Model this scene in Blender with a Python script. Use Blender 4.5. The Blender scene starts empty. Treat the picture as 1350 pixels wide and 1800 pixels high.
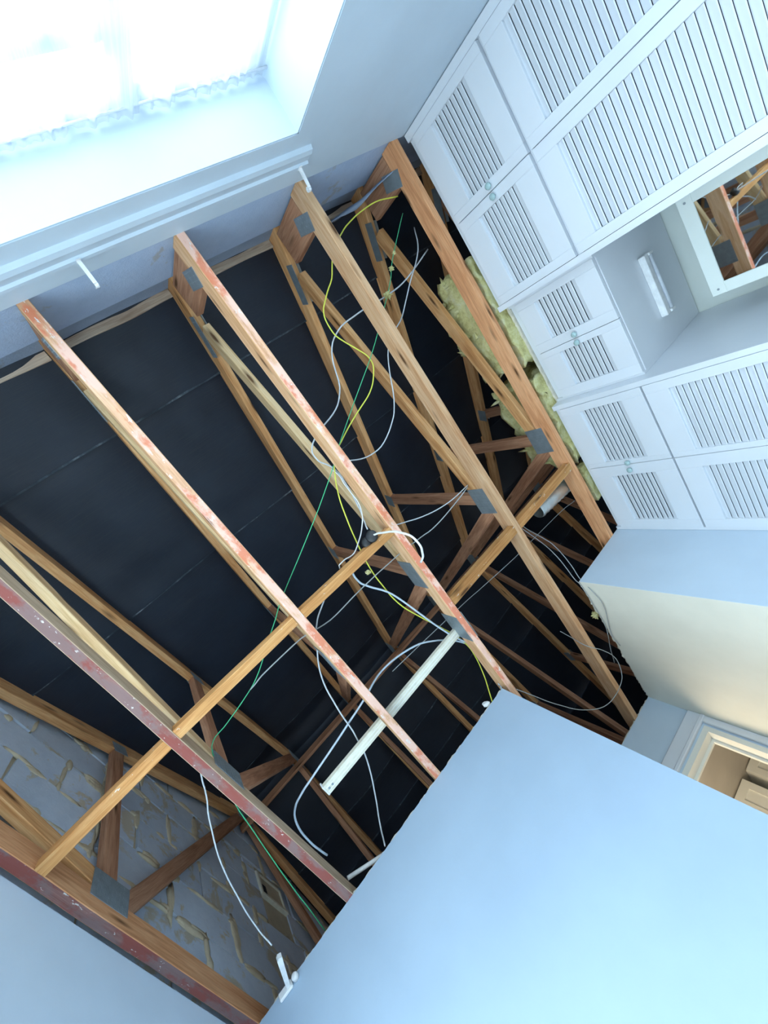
import bpy, bmesh, math, random
from mathutils import Vector, Matrix, noise

random.seed(7)
SC = bpy.context.scene
COL = SC.collection

# ------------------------------------------------------------------ camera, world, light, exposure
CEIL = 2.44
cam_d = bpy.data.cameras.new('camera')
cam_d.sensor_width = 36.0
cam_d.lens = 14.742
cam_d.clip_start = 0.02
cam = bpy.data.objects.new('camera', cam_d)
COL.objects.link(cam)
_r = (0.677938, 0.565987, -0.469104)
_d = (-0.628699, 0.777107, 0.029022)
_f = (0.380970, 0.275250, 0.882666)
cam.matrix_world = Matrix((
    (_r[0], -_d[0], -_f[0], 0.0),
    (_r[1], -_d[1], -_f[1], 0.0),
    (_r[2], -_d[2], -_f[2], 0.75),
    (0, 0, 0, 1)))
SC.camera = cam

world = bpy.data.worlds.new('sky')
SC.world = world
world.use_nodes = True
bg = world.node_tree.nodes['Background']
# open sky above the horizon, duller ground below it
_wt = world.node_tree
_tc = _wt.nodes.new('ShaderNodeTexCoord')
_sx = _wt.nodes.new('ShaderNodeSeparateXYZ')
_rp = _wt.nodes.new('ShaderNodeValToRGB')
_mr = _wt.nodes.new('ShaderNodeMapRange')
_mr.inputs[1].default_value = -0.08
_mr.inputs[2].default_value = 0.06
_wt.links.new(_tc.outputs['Generated'], _sx.inputs[0])
_wt.links.new(_sx.outputs[2], _mr.inputs[0])
_wt.links.new(_mr.outputs[0], _rp.inputs[0])
_rp.color_ramp.elements[0].color = (0.44, 0.51, 0.55, 1)
_rp.color_ramp.elements[1].color = (0.76, 0.89, 1.0, 1)
_wt.links.new(_rp.outputs[0], bg.inputs['Color'])
bg.inputs['Strength'].default_value = 4.5

# window opening (inner face of the front wall)
WX0, WX1, WZ0, WZ1 = -0.80, 1.20, 0.80, 2.16
portal_d = bpy.data.lights.new('window_portal', 'AREA')
portal_d.shape = 'RECTANGLE'
portal_d.size = WX1 - WX0
portal_d.size_y = WZ1 - WZ0
portal_d.cycles.is_portal = True
portal = bpy.data.objects.new('window_portal', portal_d)
COL.objects.link(portal)
portal.matrix_world = Matrix((
    (1, 0, 0, (WX0 + WX1) / 2), (0, 0, -1, -1.16), (0, 1, 0, (WZ0 + WZ1) / 2), (0, 0, 0, 1)))
# second window, unseen, added low in the left (gable) wall to light the wardrobes
SY0, SY1, SZ0, SZ1 = -0.60, 1.50, 0.30, 1.95
portal2_d = bpy.data.lights.new('added_window_portal', 'AREA')
portal2_d.shape = 'RECTANGLE'
portal2_d.size = SY1 - SY0
portal2_d.size_y = SZ1 - SZ0
portal2_d.cycles.is_portal = True
portal2 = bpy.data.objects.new('added_window_portal', portal2_d)
COL.objects.link(portal2)
portal2.matrix_world = Matrix((
    (0, 0, -1, -1.20), (1, 0, 0, (SY0 + SY1) / 2), (0, -1, 0, (SZ0 + SZ1) / 2), (0, 0, 0, 1)))

SC.cycles.max_bounces = 6
SC.cycles.diffuse_bounces = 4
SC.cycles.caustics_reflective = False
SC.cycles.caustics_refractive = False
vs = SC.view_settings
vs.view_transform = 'Standard'
vs.look = 'None'
vs.exposure = 1.32
vs.gamma = 1.0
vs.use_curve_mapping = False

# ------------------------------------------------------------------ materials
def mat(name):
    m = bpy.data.materials.new(name)
    m.use_nodes = True
    nt = m.node_tree
    return m, nt, nt.nodes['Principled BSDF']

def nd(nt, t, **kw):
    n = nt.nodes.new(t)
    for k, v in kw.items():
        setattr(n, k, v)
    return n

def noise_node(nt, vec, scale, detail=4, rough=0.55, dist=0.0):
    n = nd(nt, 'ShaderNodeTexNoise')
    n.inputs['Scale'].default_value = scale
    n.inputs['Detail'].default_value = detail
    n.inputs['Roughness'].default_value = rough
    n.inputs['Distortion'].default_value = dist
    if vec is not None:
        nt.links.new(vec, n.inputs['Vector'])
    return n.outputs['Fac']

def ramp(nt, fac, stops, interp='LINEAR'):
    r = nd(nt, 'ShaderNodeValToRGB')
    r.color_ramp.interpolation = interp
    el = r.color_ramp.elements
    while len(el) < len(stops):
        el.new(0.5)
    for e, (p, c) in zip(el, stops):
        e.position = p
        e.color = (c[0], c[1], c[2], 1) if not isinstance(c, (int, float)) else (c, c, c, 1)
    nt.links.new(fac, r.inputs['Fac'])
    return r.outputs['Color']

def mixc(nt, fac, a, b, mode='MIX'):
    m = nd(nt, 'ShaderNodeMix', data_type='RGBA', blend_type=mode)
    for sock, val in ((m.inputs[0], fac), (m.inputs[6], a), (m.inputs[7], b)):
        if isinstance(val, (int, float)):
            sock.default_value = val
        elif isinstance(val, tuple):
            sock.default_value = (val[0], val[1], val[2], 1)
        else:
            nt.links.new(val, sock)
    return m.outputs[2]

def bump(nt, bsdf, height, strength=0.3, dist=0.01):
    b = nd(nt, 'ShaderNodeBump')
    b.inputs['Strength'].default_value = strength
    b.inputs['Distance'].default_value = dist
    nt.links.new(height, b.inputs['Height'])
    nt.links.new(b.outputs['Normal'], bsdf.inputs['Normal'])

def objvec(nt, scale=(1, 1, 1), per_object=True):
    tc = nd(nt, 'ShaderNodeTexCoord')
    mp = nd(nt, 'ShaderNodeMapping')
    mp.inputs['Scale'].default_value = scale
    nt.links.new(tc.outputs['Object'], mp.inputs['Vector'])
    if per_object:
        oi = nd(nt, 'ShaderNodeObjectInfo')
        mul = nd(nt, 'ShaderNodeVectorMath', operation='SCALE')
        cmb = nd(nt, 'ShaderNodeCombineXYZ')
        for i in range(3):
            nt.links.new(oi.outputs['Random'], cmb.inputs[i])
        nt.links.new(cmb.outputs[0], mul.inputs[0])
        mul.inputs['Scale'].default_value = 37.0
        nt.links.new(mul.outputs[0], mp.inputs['Location'])
        return mp.outputs[0], oi.outputs['Random']
    return mp.outputs[0], None

def paint(name, col, rough=0.55, mottled=0.04, bumps=0.06, scale=3.0):
    m, nt, b = mat(name)
    tc = nd(nt, 'ShaderNodeTexCoord')
    f = noise_node(nt, tc.outputs['Object'], scale, 5)
    dark = tuple(c * (1 - mottled) for c in col)
    lite = tuple(min(1, c * (1 + mottled)) for c in col)
    nt.links.new(ramp(nt, f, [(0.3, dark), (0.7, lite)]), b.inputs['Base Color'])
    b.inputs['Roughness'].default_value = rough
    bump(nt, b, noise_node(nt, tc.outputs['Object'], 120, 3), bumps, 0.002)
    return m

def wood(name, dark, mid, light, knot=(0.10, 0.045, 0.02), rough=0.7, stain=None, flecks=0.0):
    m, nt, b = mat(name)
    v, rnd = objvec(nt, (1.1, 13, 13))
    g = noise_node(nt, v, 2.2, 6, 0.6, 0.6)
    fine = noise_node(nt, objvec(nt, (4, 120, 120))[0], 2.0, 3, 0.6)
    c = ramp(nt, g, [(0.34, dark), (0.47, mid), (0.56, light), (0.66, mid)])
    c = mixc(nt, 0.32, c, ramp(nt, fine, [(0.38, tuple(q * 0.8 for q in dark)), (0.62, light)]), 'MIX')
    # long tonal drift along the length
    drift = noise_node(nt, objvec(nt, (1.6, 5, 5))[0], 1.3, 3)
    c = mixc(nt, ramp(nt, drift, [(0.42, 0.0), (0.72, 0.5)]), c, mixc(nt, 1.0, c, (0.72, 0.55, 0.46), 'MULTIPLY'))
    # knots
    vv = objvec(nt, (2.2, 11, 11))[0]
    vo = nd(nt, 'ShaderNodeTexVoronoi')
    vo.inputs['Scale'].default_value = 1.3
    nt.links.new(vv, vo.inputs['Vector'])
    kf = ramp(nt, vo.outputs['Distance'], [(0.07, 0.95), (0.10, 0.6), (0.20, 0.0)])
    c = mixc(nt, kf, c, knot)
    if stain:
        sv = objvec(nt, (3.0, 9, 9))[0]
        s = noise_node(nt, sv, 1.6, 5, 0.65)
        c = mixc(nt, ramp(nt, s, [(0.42, 0.0), (0.52, 0.85)]), c, stain[0])
        s2 = noise_node(nt, objvec(nt, (5, 10, 10))[0], 1.1, 5, 0.65)
        c = mixc(nt, ramp(nt, s2, [(0.49, 0.0), (0.57, 0.85)]), c, stain[1])
    if flecks:
        fl = noise_node(nt, objvec(nt, (26, 60, 60))[0], 1.0, 4, 0.7)
        c = mixc(nt, ramp(nt, fl, [(0.67 - flecks, 0.0), (0.70 - flecks, 0.85)]), c, (0.78, 0.74, 0.70))
    hs = nd(nt, 'ShaderNodeHueSaturation')
    mr = nd(nt, 'ShaderNodeMapRange')
    mr.inputs[3].default_value = 0.82
    mr.inputs[4].default_value = 1.12
    nt.links.new(rnd, mr.inputs[0])
    nt.links.new(mr.outputs[0], hs.inputs['Value'])
    nt.links.new(c, hs.inputs['Color'])
    nt.links.new(hs.outputs[0], b.inputs['Base Color'])
    b.inputs['Roughness'].default_value = rough
    b.inputs['Specular IOR Level'].default_value = 0.12
    bump(nt, b, g, 0.35, 0.004)
    return m

def plain(name, col, rough=0.5, metal=0.0, spec=0.5):
    m, nt, b = mat(name)
    v, rnd = objvec(nt)
    f = noise_node(nt, v, 30, 3)
    nt.links.new(ramp(nt, f, [(0.3, tuple(c * 0.88 for c in col)), (0.7, tuple(min(1, c * 1.08) for c in col))]),
                 b.inputs['Base Color'])
    b.inputs['Roughness'].default_value = rough
    b.inputs['Metallic'].default_value = metal
    b.inputs['Specular IOR Level'].default_value = spec
    return m

M = {}
M['wall'] = paint('pale_wall_paint', (0.62, 0.74, 0.86))
M['wall_back'] = paint('dimmed_back_wall_paint', (0.42, 0.55, 0.70))  # wall paint darkened here to offset the strong light on this wall
M['wall_front'] = paint('window_wall_paint', (0.62, 0.73, 0.83), mottled=0.05)
M['cream'] = paint('cream_wall_paint', (0.86, 0.86, 0.77), mottled=0.05)
M['reveal'] = paint('reveal_paint', (0.60, 0.71, 0.83))
M['recess'] = paint('recess_paint', (0.80, 0.86, 0.82))
M['gloss'] = paint('white_gloss_joinery', (0.78, 0.82, 0.88), rough=0.35, mottled=0.02, bumps=0.03)
M['trim'] = paint('white_trim_paint', (0.86, 0.86, 0.80), rough=0.35, mottled=0.02)
M['floor'] = paint('beige_carpet', (0.76, 0.74, 0.70), rough=0.9, mottled=0.1, bumps=0.4, scale=40)
M['plaster'] = paint('plasterboard_core', (0.72, 0.68, 0.58), rough=0.9, mottled=0.15, bumps=0.5, scale=25)
M['hall_ceiling'] = paint('hall_ceiling_paint', (0.52, 0.48, 0.42), mottled=0.08)
M['hall_wall'] = paint('hall_wall_paint', (0.62, 0.54, 0.46))
M['wood'] = wood('sawn_pine', (0.56, 0.25, 0.09), (0.76, 0.39, 0.16), (0.88, 0.53, 0.26))
M['wood_pale'] = wood('pale_pine', (0.66, 0.42, 0.20), (0.82, 0.56, 0.30), (0.90, 0.68, 0.42))
M['wood_noggin'] = wood('golden_pine', (0.48, 0.21, 0.07), (0.64, 0.31, 0.11), (0.74, 0.42, 0.18), flecks=0.02)
M['wood_dark'] = wood('brown_pine', (0.30, 0.14, 0.08), (0.44, 0.22, 0.13), (0.56, 0.31, 0.19))
M['chord_side'] = wood('chord_side_pine', (0.66, 0.34, 0.16), (0.82, 0.48, 0.26), (0.90, 0.60, 0.37))
M['chord_bottom'] = wood('chord_underside_red', (0.58, 0.28, 0.15), (0.78, 0.44, 0.26), (0.88, 0.56, 0.37),
                         stain=((0.88, 0.56, 0.46), (0.70, 0.21, 0.11)), flecks=0.055)
M['chord_side_red'] = wood('chord_side_brown', (0.56, 0.24, 0.11), (0.76, 0.36, 0.17), (0.86, 0.46, 0.24))
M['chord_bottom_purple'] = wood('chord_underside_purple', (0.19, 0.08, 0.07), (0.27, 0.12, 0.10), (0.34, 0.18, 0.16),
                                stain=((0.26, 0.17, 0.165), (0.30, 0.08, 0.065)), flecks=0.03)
M['chord_side_grey'] = wood('chord_side_grey', (0.48, 0.34, 0.22), (0.62, 0.47, 0.32), (0.74, 0.58, 0.42))
M['wood_strip'] = wood('weathered_strip', (0.42, 0.30, 0.22), (0.58, 0.45, 0.34), (0.70, 0.58, 0.46))
M['steel'] = plain('galvanised_steel', (0.36, 0.42, 0.46), 0.5, 0.6)
M['wire_yellow'] = plain('yellow_pvc', (0.75, 0.78, 0.10), 0.4)
M['wire_green'] = plain('green_twine', (0.06, 0.50, 0.24), 0.6)
M['wire_grey'] = plain('pale_grey_pvc', (0.60, 0.66, 0.72), 0.45)
M['wire_dull'] = plain('dull_grey_pvc', (0.40, 0.44, 0.46), 0.5)
M['wire_white'] = plain('white_pvc', (0.78, 0.80, 0.82), 0.4)
M['wire_bright'] = plain('bright_white_pvc', (0.92, 0.92, 0.92), 0.35)
M['wire_blue'] = plain('blue_grey_pvc', (0.56, 0.68, 0.80), 0.4)
M['black'] = plain('black_plastic', (0.012, 0.014, 0.018), 0.35)
M['white_plastic'] = plain('white_plastic', (0.86, 0.88, 0.90), 0.3)
M['ivory'] = plain('ivory_enamel', (0.78, 0.76, 0.64), 0.35)
M['tube'] = plain('tube_glass', (0.80, 0.86, 0.98), 0.2)
M['interior'] = plain('shade_dark_interior', (0.10, 0.09, 0.20), 0.8)  # shade behind the louvres put into a dark colour
M['dark_void'] = plain('dark_void', (0.01, 0.012, 0.02), 0.9)
M['foil'] = plain('foil', (0.65, 0.68, 0.66), 0.35, 0.8)

# roofing felt: near black woven sheet
m, nt, b = mat('black_roofing_felt')
tc = nd(nt, 'ShaderNodeTexCoord')
f1 = noise_node(nt, tc.outputs['Object'], 5, 5)
mp = nd(nt, 'ShaderNodeMapping')
mp.inputs['Scale'].default_value = (3, 160, 1)
nt.links.new(tc.outputs['Object'], mp.inputs['Vector'])
f2 = noise_node(nt, mp.outputs[0], 3, 3)
mp2 = nd(nt, 'ShaderNodeMapping')
mp2.inputs['Scale'].default_value = (160, 6, 1)
nt.links.new(tc.outputs['Object'], mp2.inputs['Vector'])
f3 = noise_node(nt, mp2.outputs[0], 3, 3)
c = ramp(nt, f1, [(0.3, (0.005, 0.010, 0.022)), (0.7, (0.011, 0.019, 0.035))])
c = mixc(nt, ramp(nt, f2, [(0.5, 0.0), (0.75, 0.5)]), c, (0.030, 0.034, 0.036))
nt.links.new(c, b.inputs['Base Color'])
b.inputs['Roughness'].default_value = 0.55
b.inputs['Specular IOR Level'].default_value = 0.45
add = nd(nt, 'ShaderNodeMath', operation='ADD')
nt.links.new(f2, add.inputs[0])
nt.links.new(f3, add.inputs[1])
bump(nt, b, add.outputs[0], 0.25, 0.002)
M['felt'] = m

m, nt, b = mat('felt_edge_glint')  # lap highlight put into a paler, flecked edge colour
tc = nd(nt, 'ShaderNodeTexCoord')
fe = noise_node(nt, tc.outputs['Object'], 9, 5, 0.7)
nt.links.new(ramp(nt, fe, [(0.40, (0.02, 0.03, 0.045)), (0.56, (0.05, 0.07, 0.09)), (0.70, (0.22, 0.25, 0.28))]), b.inputs['Base Color'])
b.inputs['Roughness'].default_value = 0.8
M['felt_edge'] = m

# concrete block and mortar
def masonry(name, c0, c1, patch, patch_amt):
    m, nt, b = mat(name)
    v, rnd = objvec(nt)
    f = noise_node(nt, v, 6, 6, 0.65)
    c = ramp(nt, f, [(0.3, c0), (0.7, c1)])
    p = noise_node(nt, v, 4.2, 5, 0.7, 0.5)
    c = mixc(nt, ramp(nt, p, [(0.60 - patch_amt, 0.0), (0.66 - patch_amt, 0.85)]), c, patch)
    hs = nd(nt, 'ShaderNodeHueSaturation')
    mr = nd(nt, 'ShaderNodeMapRange')
    mr.inputs[3].default_value = 0.85
    mr.inputs[4].default_value = 1.12
    nt.links.new(rnd, mr.inputs[0])
    nt.links.new(mr.outputs[0], hs.inputs['Value'])
    nt.links.new(c, hs.inputs['Color'])
    nt.links.new(hs.outputs[0], b.inputs['Base Color'])
    b.inputs['Roughness'].default_value = 0.92
    bump(nt, b, noise_node(nt, v, 70, 5, 0.7), 0.6, 0.006)
    return m
M['block'] = masonry('grey_block', (0.54, 0.64, 0.80), (0.68, 0.78, 0.92), (0.58, 0.52, 0.40), 0.05)
M['mortar'] = masonry('tan_mortar', (0.50, 0.43, 0.31), (0.68, 0.61, 0.46), (0.42, 0.36, 0.27), 0.0)
M['eaves_block'] = masonry('blue_grey_block', (0.40, 0.52, 0.72), (0.50, 0.62, 0.82), (0.42, 0.44, 0.48), 0.0)
M['eaves_board'] = masonry('dark_eaves_board', (0.30, 0.38, 0.52), (0.38, 0.47, 0.62), (0.3, 0.32, 0.36), 0.0)

# mineral wool
m, nt, b = mat('yellow_mineral_wool')
v, rnd = objvec(nt)
f = noise_node(nt, v, 18, 6, 0.7)
c = ramp(nt, f, [(0.3, (0.55, 0.48, 0.18)), (0.5, (0.82, 0.77, 0.36)), (0.72, (0.94, 0.92, 0.66))])
nt.links.new(c, b.inputs['Base Color'])
b.inputs['Roughness'].default_value = 0.95
bump(nt, b, noise_node(nt, v, 60, 5, 0.75), 0.9, 0.012)
M['wool'] = m

# net curtain: part open weave, part scattering cloth
m, nt, b = mat('white_net_curtain')
tr = nd(nt, 'ShaderNodeBsdfTransparent')
tl = nd(nt, 'ShaderNodeBsdfTranslucent')
df = nd(nt, 'ShaderNodeBsdfDiffuse')
tl.inputs['Color'].default_value = (0.70, 0.76, 0.84, 1)
df.inputs['Color'].default_value = (0.82, 0.86, 0.91, 1)
m1 = nd(nt, 'ShaderNodeMixShader')
m1.inputs[0].default_value = 0.35
nt.links.new(tl.outputs[0], m1.inputs[1])
nt.links.new(df.outputs[0], m1.inputs[2])
m2 = nd(nt, 'ShaderNodeMixShader')
tcv, _ = objvec(nt, (22, 5, 1.2), False)
wv = noise_node(nt, tcv, 1.0, 4, 0.6, 0.8)
rr0 = ramp(nt, wv, [(0.36, 0.40), (0.50, 0.62), (0.62, 0.92)])
tcz = nd(nt, 'ShaderNodeTexCoord')
sz = nd(nt, 'ShaderNodeSeparateXYZ')
nt.links.new(tcz.outputs['Object'], sz.inputs[0])
mz = nd(nt, 'ShaderNodeMapRange')
mz.inputs[1].default_value = 2.07
mz.inputs[2].default_value = 2.125
nt.links.new(sz.outputs[2], mz.inputs[0])
rr = mixc(nt, mz.outputs[0], rr0, (0.97, 0.97, 0.97))
nt.links.new(rr, m2.inputs[0])
nt.links.new(tr.outputs[0], m2.inputs[1])
nt.links.new(m1.outputs[0], m2.inputs[2])
nt.links.new(m2.outputs[0], nt.nodes['Material Output'].inputs['Surface'])
M['net'] = m

# clear window pane: thin sheet
m, nt, b = mat('window_glass')
tr = nd(nt, 'ShaderNodeBsdfTransparent')
tr.inputs['Color'].default_value = (0.95, 0.98, 0.98, 1)
gl = nd(nt, 'ShaderNodeBsdfGlossy')
gl.inputs['Roughness'].default_value = 0.03
mx = nd(nt, 'ShaderNodeMixShader')
mx.inputs[0].default_value = 0.06
nt.links.new(tr.outputs[0], mx.inputs[1])
nt.links.new(gl.outputs[0], mx.inputs[2])
nt.links.new(mx.outputs[0], nt.nodes['Material Output'].inputs['Surface'])
M['glass'] = m

m, nt, b = mat('mirror_silver')
b.inputs['Base Color'].default_value = (0.82, 0.86, 0.86, 1)
b.inputs['Metallic'].default_value = 1.0
b.inputs['Roughness'].default_value = 0.02
M['mirror'] = m

m, nt, b = mat('mint_glass_knob')
b.inputs['Base Color'].default_value = (0.60, 0.84, 0.86, 1)
b.inputs['Roughness'].default_value = 0.15
b.inputs['Transmission Weight'].default_value = 0.3
M['knob'] = m

# ------------------------------------------------------------------ helpers
def link(o, parent=None):
    COL.objects.link(o)
    if parent is not None:
        o.parent = parent
    return o

def mesh_obj(name, verts, faces, material, parent=None, smooth=False, mats=None, fmat=None):
    me = bpy.data.meshes.new(name)
    me.from_pydata([tuple(v) for v in verts], [], faces)
    for mm in (mats or [material]):
        me.materials.append(mm)
    if fmat:
        me.polygons.foreach_set('material_index', fmat)
    if smooth:
        me.polygons.foreach_set('use_smooth', [True] * len(me.polygons))
    me.update()
    return link(bpy.data.objects.new(name, me), parent)

def empty(name, loc=(0, 0, 0), label=None, cat=None, group=None):
    o = bpy.data.objects.new(name, None)
    o.empty_display_size = 0.1
    o.location = loc
    COL.objects.link(o)
    return tag(o, label, cat, group)

def tag(o, label=None, cat=None, group=None, kind=None):
    if label: o['label'] = label
    if cat: o['category'] = cat
    if group: o['group'] = group
    if kind: o['kind'] = kind
    return o

class MB:
    """collects boxes, tubes and lathes into one mesh"""
    def __init__(s):
        s.v, s.f, s.m = [], [], []
    def box(s, x0, x1, y0, y1, z0, z1, mi=0, bev=0.0):
        if bev <= 0:
            n = len(s.v)
            s.v += [(x, y, z) for z in (z0, z1) for y in (y0, y1) for x in (x0, x1)]
            q = [(0, 2, 3, 1), (4, 5, 7, 6), (0, 1, 5, 4), (2, 6, 7, 3), (0, 4, 6, 2), (1, 3, 7, 5)]
            s.f += [tuple(n + i for i in t) for t in q]
            s.m += [mi] * 6
        else:
            bm = bmesh.new()
            bmesh.ops.create_cube(bm, size=1.0)
            for v in bm.verts:
                v.co = Vector(((x0 + x1) / 2 + v.co.x * (x1 - x0), (y0 + y1) / 2 + v.co.y * (y1 - y0),
                               (z0 + z1) / 2 + v.co.z * (z1 - z0)))
            bmesh.ops.bevel(bm, geom=bm.edges[:], offset=bev, segments=1, affect='EDGES')
            s.add_bm(bm, mi)
        return s
    def add_bm(s, bm, mi=0):
        n = len(s.v)
        bm.verts.index_update()
        s.v += [tuple(v.co) for v in bm.verts]
        for f in bm.faces:
            s.f.append(tuple(n + v.index for v in f.verts))
            s.m.append(mi)
        bm.free()
        return s
    def tube(s, pts, r, sides=8, mi=0, caps=True, radii=None):
        pts = [Vector(p) for p in pts]
        n0 = len(s.v)
        t0 = (pts[1] - pts[0]).normalized()
        up = Vector((0, 0, 1)) if abs(t0.z) < 0.9 else Vector((1, 0, 0))
        nrm = t0.cross(up).normalized()
        for i, p in enumerate(pts):
            t = (pts[min(i + 1, len(pts) - 1)] - pts[max(i - 1, 0)]).normalized()
            nrm = (nrm - t * nrm.dot(t)).normalized()
            bi = t.cross(nrm)
            rr = radii[i] if radii else r
            for k in range(sides):
                a = 2 * math.pi * k / sides
                s.v.append(tuple(p + (nrm * math.cos(a) + bi * math.sin(a)) * rr))
        for i in range(len(pts) - 1):
            for k in range(sides):
                a, b2 = n0 + i * sides + k, n0 + i * sides + (k + 1) % sides
                s.f.append((a, b2, b2 + sides, a + sides))
                s.m.append(mi)
        if caps:
            s.f.append(tuple(n0 + k for k in reversed(range(sides))))
            e = n0 + (len(pts) - 1) * sides
            s.f.append(tuple(e + k for k in range(sides)))
            s.m += [mi, mi]
        return s
    def prism(s, poly, axis, a0, a1, mi=0):
        """extrude a 2D polygon (u, v) along an axis: x -> (a,u,v), y -> (u,a,v), z -> (u,v,a)"""
        def P(u, v, a):
            return {'x': (a, u, v), 'y': (u, a, v), 'z': (u, v, a)}[axis]
        n = len(s.v)
        k = len(poly)
        s.v += [P(u, v, a0) for u, v in poly] + [P(u, v, a1) for u, v in poly]
        s.f += [tuple(range(n + k - 1, n - 1, -1)), tuple(range(n + k, n + 2 * k))]
        s.f += [(n + i, n + (i + 1) % k, n + k + (i + 1) % k, n + k + i) for i in range(k)]
        s.m += [mi] * (k + 2)
        return s
    def build(s, name, material, parent=None, smooth=False, mats=None, shift=None):
        v = s.v if shift is None else [tuple(Vector(p) - Vector(shift)) for p in s.v]
        o = mesh_obj(name, v, s.f, material, parent, smooth, mats, s.m)
        bm = bmesh.new()
        bm.from_mesh(o.data)
        bmesh.ops.recalc_face_normals(bm, faces=bm.faces)
        bm.to_mesh(o.data)
        bm.free()
        if shift is not None:
            o.location = shift
        return o

def spline(pts, sub=6):
    """Catmull-Rom through the points"""
    p = [Vector(q) for q in pts]
    p = [p[0] * 2 - p[1]] + p + [p[-1] * 2 - p[-2]]
    out = []
    for i in range(1, len(p) - 2):
        for k in range(sub):
            t = k / sub
            a, b2, c2, d2 = p[i - 1], p[i], p[i + 1], p[i + 2]
            out.append(0.5 * ((2 * b2) + (c2 - a) * t + (2 * a - 5 * b2 + 4 * c2 - d2) * t * t
                              + (3 * b2 - a - 3 * c2 + d2) * t ** 3))
    out.append(p[-2])
    return out

def beam_mesh(name, length, w, d, mats, seed=0, cham=0.0022, rough=0.0012, bow=0.0, bottom_slot=True, seg=0.09):
    """timber along local X, width along Y, depth along Z, slightly uneven; slot 1 = underside"""
    n = max(2, int(length / seg))
    ring = [(-w / 2 + cham, -d / 2), (w / 2 - cham, -d / 2), (w / 2, -d / 2 + cham), (w / 2, d / 2 - cham),
            (w / 2 - cham, d / 2), (-w / 2 + cham, d / 2), (-w / 2, d / 2 - cham), (-w / 2, -d / 2 + cham)]
    vs_, fs, fm = [], [], []
    for i in range(n + 1):
        x = length * i / n
        ofs_y = bow * math.sin(math.pi * i / n)
        for k, (y, z) in enumerate(ring):
            jy = noise.noise((x * 3.1, seed * 7.3 + y * 9, 3.7)) * rough
            jz = noise.noise((x * 3.1, seed * 5.1 + z * 9, 9.2)) * rough
            vs_.append((x, y + jy + ofs_y, z + jz))
    for i in range(n):
        for k in range(8):
            a, b2 = i * 8 + k, i * 8 + (k + 1) % 8
            fs.append((a, a + 8, b2 + 8, b2))
            fm.append(1 if (k == 0 and len(mats) > 1 and bottom_slot) else 0)
    fs.append(tuple(range(8)))
    fs.append(tuple(n * 8 + k for k in reversed(range(8))))
    fm += [0, 0]
    me = bpy.data.meshes.new(name)
    me.from_pydata(vs_, [], fs)
    for mm in mats:
        me.materials.append(mm)
    me.polygons.foreach_set('material_index', fm)
    me.update()
    return me

def beam_matrix(p0, p1, side):
    """local X along p0->p1, local Y along side"""
    p0, p1 = Vector(p0), Vector(p1)
    x = (p1 - p0).normalized()
    y = (Vector(side) - x * Vector(side).dot(x)).normalized()
    z = x.cross(y)
    return Matrix(((x.x, y.x, z.x, p0.x), (x.y, y.y, z.y, p0.y), (x.z, y.z, z.z, p0.z), (0, 0, 0, 1)))

# ------------------------------------------------------------------ the room shell
RX0, RX1 = -0.990, 1.98          # left wall face, wardrobe faces
FY, BY = -0.80, 1.685          # window wall face, back wall face
LX0, LX1, LY = 0.681, 1.496, 2.745   # lobby
HALLY = 4.49

def struct(name, mb, material, **kw):
    return tag(mb.build(name, material, **kw), kind='structure')

struct('floor', MB().box(-1.3, 3.4, -1.1, 4.5, -0.1, 0), M['floor'])
w = MB()
w.box(-1.1, WX0, FY - 0.27, FY, 0, CEIL)
w.box(WX1, 2.82, FY - 0.27, FY, 0, CEIL)
w.box(WX0, WX1, FY - 0.27, FY, 0, WZ0)
w.box(WX0, WX1, FY - 0.27, FY, WZ1, CEIL)
front = struct('wall_front', w, M['wall_front'])
rv = MB()
rv.box(WX0, WX1, FY - 0.22, FY - 0.002, WZ1 - 0.006, WZ1 + 0.004)
rv.box(WX1 - 0.006, WX1 + 0.004, FY - 0.22, FY - 0.002, WZ0, WZ1)
rv.box(WX0 - 0.004, WX0 + 0.006, FY - 0.22, FY - 0.002, WZ0, WZ1)
rv.build('window_reveal', M['reveal'], front)
struct('wall_left', MB().box(RX0 - 0.1, RX0, FY, SY0, 0, CEIL - 0.001).box(RX0 - 0.1, RX0, SY1, BY + 0.1, 0, CEIL - 0.001)
       .box(RX0 - 0.1, RX0, SY0, SY1, 0, SZ0).box(RX0 - 0.1, RX0, SY0, SY1, SZ1, CEIL - 0.001), M['wall'])
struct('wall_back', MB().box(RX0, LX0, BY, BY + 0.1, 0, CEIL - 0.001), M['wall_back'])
struct('wall_return', MB().box(LX1, 2.82, BY, BY + 0.1, 0, CEIL - 0.001), M['wall'])
struct('wall_lobby_left', MB().box(LX0 - 0.1, LX0, BY + 0.1, LY, 0, CEIL - 0.001), M['wall'])
struct('wall_lobby_right', MB().box(LX1, LX1 + 0.1, BY + 0.1, LY, 0, CEIL - 0.001)
       .box(LX1 - 0.001, LX1 + 0.09, BY + 0.0015, BY + 0.1, 0, CEIL - 0.001), M['cream'])
DX0, DX1, DZ = 0.72, 1.44, 2.09
w = MB()
w.box(LX0 - 0.1, DX0, LY, LY + 0.1, 0, CEIL)
w.box(DX1, 3.3, LY, LY + 0.1, 0, CEIL)
w.box(DX0, DX1, LY, LY + 0.1, DZ, CEIL)
struct('wall_lobby_end', w, M['wall'])
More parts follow.
